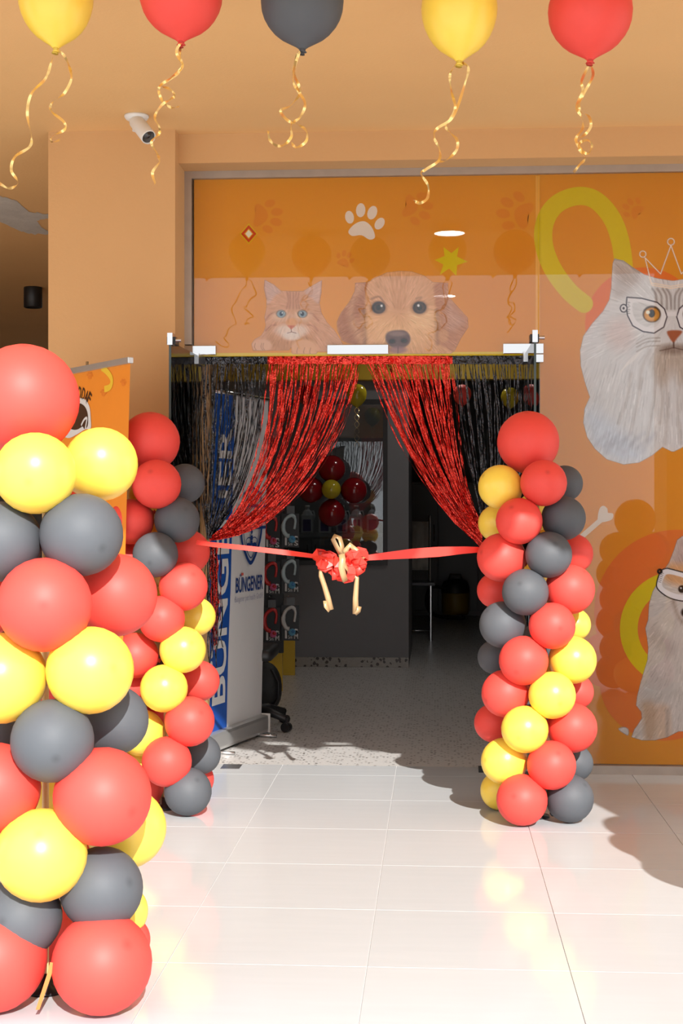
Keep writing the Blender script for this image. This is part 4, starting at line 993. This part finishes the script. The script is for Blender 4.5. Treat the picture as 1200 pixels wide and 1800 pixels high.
def obox(name, o, L, z0, z1, t0, t1, m, parent, bev=0.006):
    bm = bmesh.new(); bm_box(bm, (0, t0, z0), (L, t1, z1), bev)
    mx = Matrix(((dv.x, nv.x, 0, o.x), (dv.y, nv.y, 0, o.y), (0, 0, 1, 0), (0, 0, 0, 1))); bm.transform(mx)
    return from_bm(name, bm, m, parent)
obox('cassette_base', BL - dv * 0.01, (BR - BL).length + 0.02, 0.012, 0.115, -0.07, 0.045, mat('satin_silver', (0.55, 0.55, 0.55), 0.35, 0.7), ban, 0.02)
obox('end_cap', BR + dv * 0.006, 0.012, 0.008, 0.12, -0.075, 0.05, M_WHITE, ban, 0.004)
for s_ in (0.1, 0.7):
    a = BL + dv * s_; tube('foot', [Vector((a.x, a.y, .01)) - nv * 0.07, Vector((a.x, a.y, .01)) + nv * 0.14], 0.009, M_STEEL, ban)
top_a, top_b = Q.p[3], Q.p[2]
tube('top_rail', [top_a + Vector((0, 0, .008)), top_b + Vector((0, 0, .008))], 0.012, M_STEEL, ban, 10)
mid = (BL + BR) / 2 - nv * 0.03; tube('support_pole', [Vector((mid.x, mid.y, .05)), (top_a + top_b) / 2 - nv * 0.02], 0.008, M_STEEL, ban)
tag(ban, 'blue and white roll-up banner reading BÜNGENER standing inside the doorway', 'banner')

# ------------------------------------------------------------------ orange roll-up banner by the pillar
TR = at_y(229, 638, 6.10); TLv = at_y(130, 657, 6.58); dvo = Vector((TLv.x - TR.x, TLv.y - TR.y, 0)).normalized()
TL = TR + dvo * 0.82; TL.z = TR.z
BRo = at_y(217, 1000, 6.10); BRo = Vector((BRo.x - 0.02, 6.10, 0.09)); BLo = Vector((TL.x - (TR.x - BRo.x), TL.y, 0.09))
QO = Quad(BLo, BRo, TR, TL)
if QO.n.dot(Vector((0, 0, 1.2)) - TR) < 0: QO.n = -QO.n
ob = empty('rollup_banner', ((BLo.x + BRo.x) / 2, (BLo.y + BRo.y) / 2, 0))
M_ORB = mat('banner_orange_vinyl', (0.82, 0.27, 0.03), 0.35, var=0.05)
M_BRN = mat('banner_brown_ink', (0.055, 0.022, 0.010), 0.4)
M_YIN = mat('banner_yellow_ink', (0.80, 0.52, 0.04), 0.4)
M_FNT = mat('banner_faint_paw_ink', (0.74, 0.21, 0.025), 0.4)
QO.sheet('banner_sheet', M_ORB, ob)
Lw = (TR - TL).length
def uv_at(px, py):
    """pixel -> banner coordinates (ray meets the banner plane)"""
    r = ray(px, py); o = Vector((0, 0, EYE)); n = QO.n; t = (TR - o).dot(n) / r.dot(n); h = o + r * t
    v = (h.z - 0.09) / (TR.z - 0.09); e0 = BLo + (TL - BLo) * v; return ((h - e0).dot((TR - TL).normalized()) / Lw, v)
QO.stroke('loop_stroke', [uv_at(*q) for q in ((179, 646), (187, 652), (195, 662), (197, 672), (193, 681), (184, 684))], 0.034, M_YIN, ob, 0.002, 5, 2.2)['label'] = 'yellow curved stroke'
letters = {'D': (140.5, 691, 12), 'D ': (147, 693, 12), 'A': (152.5, 697, 12), 'F': (157.5, 700, 11)}
for i, (ch, (lx, ly, lh)) in enumerate(letters.items()):
    u, v = uv_at(lx, ly); w, h = 0.042, 0.058
    vv, ff = text_faces(ch.strip(), 0.02); an = -0.25 - 0.13 * i; P = []
    for a, b in vv:
        x, y = (a - .5) * w * Lw, (b - .5) * h * 0.95; x, y = x * math.cos(an) - y * math.sin(an), x * math.sin(an) + y * math.cos(an)
        P.append(QO.at(u + x / Lw, v + y / 1.8, 0.002))
    mesh_obj('lettering', P, ff, M_BRN, ob)
lg = QO.poly('dog_logo', [uv_at(*q) for q in spline([(112, 712), (128, 702), (140, 700), (151, 703), (158, 716), (160, 735), (160, 753), (150, 755), (135, 764), (120, 770), (105, 760), (102, 735)], 5, True)], M_INKW, ob, 0.002); lg['label'] = 'white and brown dog logo'
QO.poly('logo_head', [uv_at(*q) for q in spline([(116, 716), (130, 710), (141, 709), (150, 715), (155, 728), (155, 748), (149, 754), (146, 750), (137, 755), (128, 755), (113, 748), (110, 730)], 5, True)], M_BRN, lg, 0.003)
QO.stroke('logo_ear', [uv_at(*q) for q in ((144, 748), (149, 738), (154, 735), (153, 744), (151, 754))], 0.014, M_INKW, lg, 0.004, 5, 2.2)
for cx, cy in ((158, 660), (217, 672), (182, 690)):
    for dx, dy, r_ in ((0, 3, 3.2), (-4, -1, 1.8), (-1.5, -4, 1.8), (2, -4, 1.8), (4, 0, 1.8)):
        QO.poly('faint_paw', [uv_at(cx + dx + r_ * math.cos(t), cy + dy + r_ * 1.2 * math.sin(t)) for t in np.linspace(0, 5.7, 10)], M_FNT, ob, 0.0015)
dv = (TR - TL); dv.z = 0; dv.normalize(); nv = Vector((QO.n.x, QO.n.y, 0)).normalized()
obox('cassette_base', Vector((BLo.x, BLo.y, 0)), 0.84, 0.0, 0.1, -0.05, 0.05, MATS['satin_silver'], ob, 0.02)
obox('top_rail', Vector((TL.x, TL.y, 0)) - dv * 0.005, 0.832, TR.z - 0.002, TR.z + 0.026, -0.012, 0.014, MATS['satin_silver'], ob, 0.004)
pm = at_y(139, 640, 6.5); tube('support_pole', [Vector((pm.x, pm.y, .05)) - nv * .04, Vector((pm.x, pm.y, TR.z + 0.05)) - nv * .04], 0.007, M_STEEL, ob)
tag(ob, 'orange roll-up banner with dog logo in front of the ochre pillar', 'banner')

# ================================================================== INTERIOR
IZ = 2.92; PY = 11.89
struct(box('ceiling_interior', (-1.8, GY + 0.32, IZ), (3.4, 18.2, IZ + 0.1), M_GREYL), 'grey ceiling inside the shop', 'ceiling')
struct(box('wall_right', (3.3, GY + 0.05, 0), (3.4, 18.2, CZ), M_GREYL), 'grey side wall inside the shop', 'wall')
struct(box('wall_far', (-1.8, 18.1, 0), (3.3, 18.2, IZ), M_GREYL), 'far wall of the dark back room', 'wall')
wx1 = at_y(718, 1000, PY).x
wa, wb = at_y(492, 993, PY), at_y(681, 702, PY)
bmw = bmesh.new()
bm_box(bmw, (-1.8, PY, 0), (wa.x, PY + 0.1, IZ)); bm_box(bmw, (wb.x, PY, 0), (wx1, PY + 0.1, IZ))
bm_box(bmw, (wa.x, PY, 0), (wb.x, PY + 0.1, wa.z)); bm_box(bmw, (wa.x, PY, wb.z), (wb.x, PY + 0.1, IZ))
struct(from_bm('wall_back', bmw, M_GREYW), 'charcoal partition wall with a framed window', 'wall')
zb = at_y(640, 668, PY - 0.1).z
struct(box('trim_5', (-1.8, PY - 0.14, zb), (3.3, PY - 0.005, IZ), M_YELP), 'yellow fascia beam inside the shop', 'beam')
struct(box('baseboard_back', (-1.8, PY - 0.018, 0), (wx1, PY, at_y(600, 1155, PY).z), M_TERRB), 'terrazzo skirting along the charcoal partition', 'skirting')
fw = 0.038
w3 = struct(box('window_3', (wa.x + fw, PY + 0.03, wa.z + fw), (wb.x - fw, PY + 0.036, wb.z - fw), glass_mat('inner_window_glass', 1.7, (0.8, 0.82, 0.83))), 'black framed window in the charcoal partition', 'window')
bmf = bmesh.new()
for a, b in (((wa.x, wa.z), (wb.x, wa.z + fw)), ((wa.x, wb.z - fw), (wb.x, wb.z)), ((wa.x, wa.z + fw), (wa.x + fw, wb.z - fw)), ((wb.x - fw, wa.z + fw), (wb.x, wb.z - fw))):
    bm_box(bmf, (a[0], PY - 0.02, a[1]), (b[0], PY + 0.06, b[1]))
from_bm('window_frame', bmf, M_BLACK, w3)
struct(box('wall_store', (-1.8, 13.6, 0), (wx1, 13.7, IZ), M_GREYL), 'grey wall of the storeroom behind the window', 'wall')
struct(box('wall_divider', (wx1 - 0.06, PY + 0.1, 0), (wx1, 13.6, IZ), M_GREYW), 'charcoal divider wall beside the dark back room', 'wall')

# ceiling downlights inside (two seen faintly through the one-way film)
def downlight(px, py, label, p=None, em=60):
    p = p or at_z(px, py, IZ); r = empty('downlight', (p.x, p.y, IZ))
    lathe('trim_ring', [(0.088, 0), (0.108, 0), (0.108, 0.006), (0.088, 0.01)], (p.x, p.y, IZ), (p.x, p.y, 0), M_WHITE, r, 28)
    lathe('diffuser', [(0, 0.004), (0.09, 0.004), (0, 0.0045)], (p.x, p.y, IZ), (p.x, p.y, 0), mat('led_diffuser_%d' % em, (0.9, 0.9, 0.9), 0.5, emit=(1, 0.97, 0.92), estr=em, var=0), r, 28)
    tag(r, label, 'ceiling light', 'downlights inside the shop')
downlight(790, 408, 'round ceiling downlight glowing through the film above the yellow star')
downlight(780, 519, 'round ceiling downlight glowing through the golden dog graphic')
downlight(0, 0, 'unseen downlight added to brighten the storeroom behind the partition window', Vector((-0.7, 12.45, IZ)), 24)  # unseen lamp, added to brighten the storeroom wall and jugs

# storeroom: cabinet, counter top and jugs behind the window
M_CAB = mat('grey_cabinet_paint', (0.10, 0.105, 0.11), 0.4, var=0.04)
cy_ = 12.75
ztop = at_y(600, 938, cy_).z; x0, x1 = at_y(480, 900, cy_).x, wx1 - 0.08
cab = empty('storage_cabinet', ((x0 + x1) / 2, cy_ + 0.25, 0))
box('carcass', (x0, cy_, 0), (x1, cy_ + 0.5, ztop - 0.03), M_CAB, cab)
box('counter_top', (x0 - 0.01, cy_ - 0.02, ztop - 0.03), (x1 + 0.01, cy_ + 0.5, ztop), mat('grey_counter', (0.16, 0.165, 0.17), 0.35), cab)
edges = [at_y(q, 900, cy_).x for q in (492, 548, 612, 668)]
for a, b in zip(edges, edges[1:]):
    dr = box('cabinet_door', (a + 0.004, cy_ - 0.018, 0.08), (b - 0.004, cy_, ztop - 0.045), M_CAB, cab, 0.003)
    hx = b - 0.035 if a == edges[0] else a + 0.035
    tube('handle', [(hx, cy_ - 0.018, ztop - 0.22), (hx, cy_ - 0.04, ztop - 0.22), (hx, cy_ - 0.04, ztop - 0.1), (hx, cy_ - 0.018, ztop - 0.1)], 0.005, M_BLACK, dr, 6)
tag(cab, 'grey storage cabinet with bar handles behind the partition window', 'cabinet')
M_JUG = mat('translucent_jug', (0.42, 0.44, 0.46), 0.4); M_JLB = mat('purple_jug_label', (0.035, 0.02, 0.10), 0.4)
jw = ['beside the leash rack', 'below the leftmost red petal', 'behind the bottom red petal', 'just past the balloon flower', 'beside the dark window frame']
for k, px in enumerate((540, 571, 601, 626, 655)):
    jx = at_y(px, 930, cy_ + 0.12).x; j = empty('liquid_jug', (jx, cy_ + 0.12, ztop)); LOCAL.add(j.name)
    bm = bmesh.new(); bm_box(bm, (-0.055, -0.045, 0), (0.055, 0.045, 0.17), 0.012)
    bm_lathe(bm, [(0.05, 0.165), (0.035, 0.2), (0.018, 0.215), (0.018, 0.235), (0, 0.235)], (0, 0, 0), (0, 0, 1), 14)
    from_bm('jug_body', bm, M_JUG, j); lathe('cap', [(0, 0.232), (0.021, 0.232), (0.021, 0.252), (0, 0.252)], (0, 0, 0), (0, 0, 1), M_WHITE, j, 14)
    tube('handle', [(0.03, 0, 0.195), (0.055, 0, 0.2), (0.066, 0, 0.16), (0.056, 0, 0.12)], 0.008, M_JUG, j, 6)
    box('label', (-0.036, -0.0465, 0.02), (0.036, -0.045, 0.125), M_JLB, j)
    tag(j, 'white plastic jug with purple label on the cabinet ' + jw[k], 'jug', 'jugs in the storeroom')

# balloon flower and floating balloons inside
fy = 11.55; fl = empty('balloon_flower', at_y(583, 862, fy))
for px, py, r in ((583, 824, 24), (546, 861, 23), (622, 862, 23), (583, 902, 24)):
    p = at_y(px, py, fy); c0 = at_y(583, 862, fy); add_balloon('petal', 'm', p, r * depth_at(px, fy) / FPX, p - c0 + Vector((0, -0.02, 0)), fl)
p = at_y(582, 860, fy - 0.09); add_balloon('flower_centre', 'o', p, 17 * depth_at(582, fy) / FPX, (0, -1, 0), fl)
tube('string', [at_y(583, 862, fy + .05), Vector((at_y(583, 862, fy).x, fy + .05, IZ))], 0.0012, M_WHITE, fl, 5)
tag(fl, 'balloon flower with four dark red petals and yellow centre before the window', 'balloon flower')
def inner_balloon(c, px, py, r, label, Y, tail=None):
    p = at_y(px, py, Y); R = r * depth_at(px, Y) / FPX; e = empty('balloon', p); add_balloon('latex_body', c, p, R, (0, 0, 1), e, 'pear')
    tube('string', [p + Vector((0, 0, R * 0.99)), Vector((p.x, p.y, IZ))], 0.001, M_WHITE, e, 5)
    if tail:
        for q in (-1, 1):
            pts = [at_y(px + q * 4 * math.sin(k * 0.75) , py + r * 1.35 + (tail - py - r * 1.35) * k / 24, Y + 0.015 * math.cos(k * 0.75) * q) for k in range(25)]
            strip('ribbon', pts, 0.006, M_GOLD, e, 0.3, 2.0)
    tag(e, label, 'balloon', 'balloons floating inside the shop')
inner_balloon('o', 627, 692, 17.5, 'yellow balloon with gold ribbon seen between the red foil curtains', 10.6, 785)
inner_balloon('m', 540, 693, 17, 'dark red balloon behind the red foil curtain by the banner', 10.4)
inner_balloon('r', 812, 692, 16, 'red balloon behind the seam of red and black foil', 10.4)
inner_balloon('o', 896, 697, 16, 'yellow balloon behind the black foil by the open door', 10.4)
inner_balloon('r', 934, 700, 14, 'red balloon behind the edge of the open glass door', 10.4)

# leash display rack
ry_ = 10.25
M_CARD = mat('black_card', (0.012, 0.012, 0.014), 0.4)
a, b = at_y(452, 1148, ry_), at_y(497, 855, ry_)
rk = empty('display_rack', ((a.x + b.x) / 2, ry_, 0))
box('back_panel', (a.x - 0.12, ry_ + 0.02, a.z), (b.x, ry_ + 0.06, b.z + 0.35), M_BLACK, rk)
yf = at_z(485, 1215); box('side_panel', (at_y(440, 1200, yf.y).x, yf.y, 0), (at_y(496, 1200, yf.y).x, yf.y + 0.03, at_y(480, 1148, yf.y).z), M_YELP, rk)['label'] = 'yellow lower panel'
yb = at_z(510, 1187); box('side_panel', (at_y(497, 1180, yb.y).x, yb.y, 0), (at_y(518, 1180, yb.y).x, yb.y + 0.03, at_y(510, 1100, yb.y).z), M_YELP, rk)['label'] = 'yellow lower panel'
PAL = {'w': mat('pale_blue_handle', (0.42, 0.52, 0.55), 0.4), 'r': mat('red_handle', (0.55, 0.03, 0.03), 0.4), 's': mat('white_handle', (0.55, 0.54, 0.52), 0.4)}
M_CY = mat('cyan_print', (0.12, 0.36, 0.55), 0.4); M_PK = mat('pink_print', (0.60, 0.12, 0.25), 0.4); M_IW = mat('card_white_print', (0.6, 0.6, 0.6), 0.4)
rows = ((903, 962, 'S'), (983, 1043, 'M'), (1064, 1126, 'M'))
rown = ('top', 'middle', 'bottom')
def package(cx, y0, y1, hue, size, label, dY):
    Y = ry_ - 0.07 + dY; s = depth_at(cx, Y) / FPX; H = (y1 - y0) * s; W = 31 * s; p = at_y(cx, y1, Y)
    r = empty('leash_package', p); LOCAL.add(r.name)
    box('card', (-W / 2, -0.002, 0), (W / 2, 0.002, H), M_CARD, r); box('hang_tab', (-W * .2, -0.001, H), (W * .25, 0.001, H + 0.055), mat('clear_tab', (0.12, 0.13, 0.14), 0.3), r)
    h = tube('leash_handle', [(x * W, -0.02, z * H) for x, z in spline([(-0.02, 0.34), (-0.2, 0.36), (-0.36, 0.5), (-0.38, 0.66), (-0.25, 0.84), (0.02, 0.94), (0.2, 0.93), (0.3, 0.82), (0.28, 0.66), (0.24, 0.54)], 3)], [0.016] * 6 + [0.0165] * 4 + [0.013] * 10 + [0.009] * 8, PAL[hue], r, 8)
    lathe('reel_badge', [(0, 0), (0.026, 0), (0.026, 0.004), (0, 0.005)], (0.1 * W, -0.002, 0.24 * H), (0.1 * W, -1, 0.24 * H), M_PK if hue == 'r' else M_CY, r, 20)
    lathe('reel_hub', [(0, 0), (0.012, 0), (0.012, 0.003), (0, 0.003)], (0.16 * W, -0.006, 0.26 * H), (0.16 * W, -1, 0.26 * H), PAL['r'] if hue == 'r' else mat('blue_print', (0.05, 0.2, 0.42), 0.4), r, 16)
    box('clasp', (-0.3 * W, -0.01, 0.06 * H), (-0.18 * W, -0.002, 0.3 * H), M_IW, r, 0.003)
    q = Quad((-W / 2, -0.003, 0), (W / 2, -0.003, 0), (W / 2, -0.003, H), (-W / 2, -0.003, H))
    q.text('size_lettering', size, (0.72, 0.05, 0.95, 0.2), M_IW, r, 0.0005, 0, 0.02); q.text('size_lettering', '5m', (0.38, 0.05, 0.62, 0.15), M_IW, r, 0.0005)
    q.poly('dog_icon', [(0.72, 0.3), (0.78, 0.34), (0.92, 0.33), (0.95, 0.24), (0.91, 0.24), (0.9, 0.29), (0.8, 0.29), (0.79, 0.24), (0.76, 0.24), (0.76, 0.29)], M_IW, r, 0.0005)
    tag(r, label, 'leash', 'leash packages on the rack')
for k, (y0, y1, sz) in enumerate(rows):
    package(510, y0, y1, 's' if k == 2 else 'w', sz, '%s leash package at the outer end of the %s rack row' % ('white' if k == 2 else 'pale blue', rown[k]), 0)
    package(477, y0 + 4, y1 + 3, 'r', sz, 'red leash package half behind the banner in the %s rack row' % rown[k], 0.03)
    for cx in (477, 510):
        hp = at_y(cx, y0 - 16, ry_); tube('hook', [hp + Vector((0, 0.03, 0)), hp - Vector((0, 0.12, 0)), hp - Vector((0, 0.13, -0.012))], 0.003, M_STEEL, rk, 6)
tag(rk, 'black leash display rack with yellow lower panels behind the banner', 'display rack')

# office chair behind the banner
cbx = at_z(505, 1287); ch = empty('office_chair', (cbx.x - 0.254, cbx.y + 0.14, 0)); C0 = Vector(ch.location)
for k in range(5):
    an = math.radians(-28 + 72 * k); e = C0 + Vector((math.cos(an), math.sin(an), 0)) * 0.28
    lg = tube('base_leg', [C0 + Vector((0, 0, 0.115)), C0 + Vector((math.cos(an) * .15, math.sin(an) * .15, .11)), e + Vector((0, 0, 0.075))], [0.032, 0.027, 0.02], M_BLACK, ch, 8)
    tw = Vector((-math.sin(an), math.cos(an), 0))
    bm = bmesh.new()
    for q in (-0.014, 0.014): bm_lathe(bm, [(0, -0.009), (0.027, -0.009), (0.027, 0.009), (0, 0.009)], e + Vector((0, 0, 0.028)) + tw * q, e + Vector((0, 0, 0.028)) + tw * 2, 16)
    bm_tube(bm, [e + Vector((0, 0, 0.03)), e + Vector((0, 0, 0.08))], 0.008, 8)
    from_bm('caster', bm, M_BLACK, lg, False)
cyl('gas_lift', C0 + Vector((0, 0, .09)), C0 + Vector((0, 0, .42)), 0.027, M_BLACK, ch)
sb = bmesh.new(); bm_box(sb, (-0.23, -0.22, 0.42), (0.23, 0.22, 0.5), 0.035); sb.transform(Matrix.Translation(Vector((C0.x - 0.06, C0.y, 0)))); from_bm('seat', sb, M_BLACK, ch, True)
bb = bmesh.new(); bm_box(bb, (-0.30, -0.2, 0.6), (-0.25, 0.2, 1.05), 0.02); bb.transform(Matrix.Translation(Vector((C0.x - 0.06, C0.y, 0)))); from_bm('backrest', bb, M_BLACK, ch, True)
tube('back_bar', [C0 + Vector((-.1, 0, .44)), C0 + Vector((-.33, 0, .46)), C0 + Vector((-.335, 0, .7))], 0.018, M_BLACK, ch)
tag(ch, 'black office chair base and caster peeking out behind the banner', 'chair')
# black rounded bag hanging beside the chair
bgp = at_y(470, 1215, cbx.y + 0.85); bag = empty('black_bag', (bgp.x - 0.02, cbx.y + 0.85, 0)); Bz = Vector(bag.location)
bm = bmesh.new(); bmesh.ops.create_uvsphere(bm, u_segments=24, v_segments=14, radius=1)
for v in bm.verts:
    x, y, z = v.co; f_ = 1 - 0.2 * max(0, z); v.co = Vector((math.copysign(abs(x) ** 0.8, x) * 0.115 * f_, math.copysign(abs(y) ** .8, y) * 0.10 * f_, math.copysign(abs(z) ** 0.75, z) * 0.16)) + Bz + Vector((0, 0, 0.162))
from_bm('bag_body', bm, mat('black_nylon', (0.010, 0.010, 0.011), 0.6, bump=0.5, bscale=60), bag, True)
tube('bag_strap', [Bz + Vector((0.05, -0.06, .28)), Bz + Vector((0.10, -0.08, .2)), Bz + Vector((0.10, -0.09, .1)), Bz + Vector((0.06, -0.08, .04))], 0.008, M_BLACK, bag)
tube('bag_strap', [Bz + Vector((-0.03, 0, .3)), Bz + Vector((0, 0, .36)), Bz + Vector((0.03, 0, .3))], 0.007, M_BLACK, bag)
tag(bag, 'black rounded bag on the floor between banner and yellow panel', 'bag')

# dim back room past the partition
M_DK = mat('black_lacquer', (0.010, 0.010, 0.012), 0.35)
by = 17.4; a, b = at_y(700, 1085, by), at_y(980, 848, by)
dc = empty('tall_dark_cabinet', ((a.x + b.x) / 2, by + 0.25, 0))
box('carcass', (a.x, by, 0), (b.x, by + 0.5, b.z), M_DK, dc)
nd = 4; w_ = (b.x - a.x) / nd
for k in range(nd):
    dd = box('cabinet_door', (a.x + w_ * k + 0.005, by - 0.02, 0.06), (a.x + w_ * (k + 1) - 0.005, by, b.z - 0.02), M_DK, dc, 0.004)
    tube('handle', [(a.x + w_ * (k + .9), by - 0.02, 0.9), (a.x + w_ * (k + .9), by - 0.045, 0.9), (a.x + w_ * (k + .9), by - 0.045, 1.1), (a.x + w_ * (k + .9), by - 0.02, 1.1)], 0.006, M_STEEL, dd, 6)
tag(dc, 'tall black cabinet run along the dark back room', 'cabinet')
gy = 14.4; a, b = at_y(716, 1092, gy), at_y(764, 1020, gy)
gt = empty('grooming_table', ((a.x + b.x) / 2, gy, 0))
zt = at_y(740, 1022, gy).z
box('table_top', (a.x - 0.1, gy - 0.25, zt - 0.03), (b.x, gy + 0.25, zt), mat('dim_grey_top', (0.12, 0.12, 0.13), 0.4), gt, 0.006)
for lx in (a.x - 0.06, b.x - 0.04):
    for ly in (gy - 0.2, gy + 0.2): cyl('leg', (lx, ly, 0), (lx, ly, zt - 0.03), 0.016, M_STEEL, gt, 10)
zs = at_y(740, 1110, gy).z
tube('stretcher', [(a.x - 0.06, gy - 0.2, max(0.1, zs)), (b.x - 0.04, gy - 0.2, max(0.1, zs))], 0.01, M_STEEL, gt)
cyl('post', (b.x - 0.05, gy, zt), (b.x - 0.05, gy, at_y(755, 915, gy).z + 0.05), 0.016, M_STEEL, gt, 12)
tag(gt, 'small steel grooming table in the dark back room', 'table')
a2, b2 = at_y(720, 1003, gy - 0.1), at_y(757, 917, gy - 0.1)
tw_ = mesh_obj('hanging_towel', [(a2.x + (b2.x - a2.x) * i / 12, gy + 0.02 + 0.012 * math.sin(i * 1.1) - 0.002 * j, a2.z + (b2.z - a2.z) * j / 8) for j in range(9) for i in range(13)],
               [(j * 13 + i, j * 13 + i + 1, (j + 1) * 13 + i + 1, (j + 1) * 13 + i) for j in range(8) for i in range(12)], mat('pale_towel', (0.42, 0.40, 0.37), 0.9, bump=0.3, bscale=80), None, True)
md = tw_.modifiers.new('thickness', 'SOLIDIFY'); md.thickness = 0.008
tag(tw_, 'pale towel hanging above the grooming table', 'towel')
vp_ = at_z(800, 1088); vc = empty('vacuum_cleaner', (vp_.x, vp_.y, 0)); V0 = Vector((vp_.x, vp_.y, 0))
lathe('tank', [(0, 0.06), (0.15, 0.06), (0.16, 0.1), (0.16, 0.3), (0.155, 0.31), (0, 0.31)], V0, V0 + Vector((0, 0, 1)), mat('dark_yellow_tank', (0.30, 0.19, 0.015), 0.4), vc, 24)
lathe('motor_head', [(0.165, 0.31), (0.165, 0.36), (0.14, 0.44), (0.08, 0.47), (0, 0.475)], V0, V0 + Vector((0, 0, 1)), M_BLACK, vc, 24)
tube('handle', [V0 + Vector((-0.08, 0, .45)), V0 + Vector((-0.06, 0, .52)), V0 + Vector((0.06, 0, .52)), V0 + Vector((0.08, 0, .45))], 0.012, M_BLACK, vc)
tube('hose', [V0 + Vector(q) for q in spline([(-0.1, -0.1, .36), (-0.28, -0.16, .38), (-0.34, -0.12, .2), (-0.24, -0.1, .05), (0.1, -0.25, .03)], 5)], 0.02, M_BLACK, vc)
for q in range(4): lathe('caster', [(0, -0.012), (0.03, -0.012), (0.03, 0.012), (0, 0.012)], V0 + Vector((0.13 * math.cos(q * 1.57 + .8), 0.13 * math.sin(q * 1.57 + .8), 0.03)), V0 + Vector((0.13 * math.cos(q * 1.57 + .8) + 1, 0.13 * math.sin(q * 1.57 + .8), 0.03)), M_BLACK, vc, 12)
tag(vc, 'black and yellow canister vacuum cleaner in the dark back room', 'vacuum cleaner')
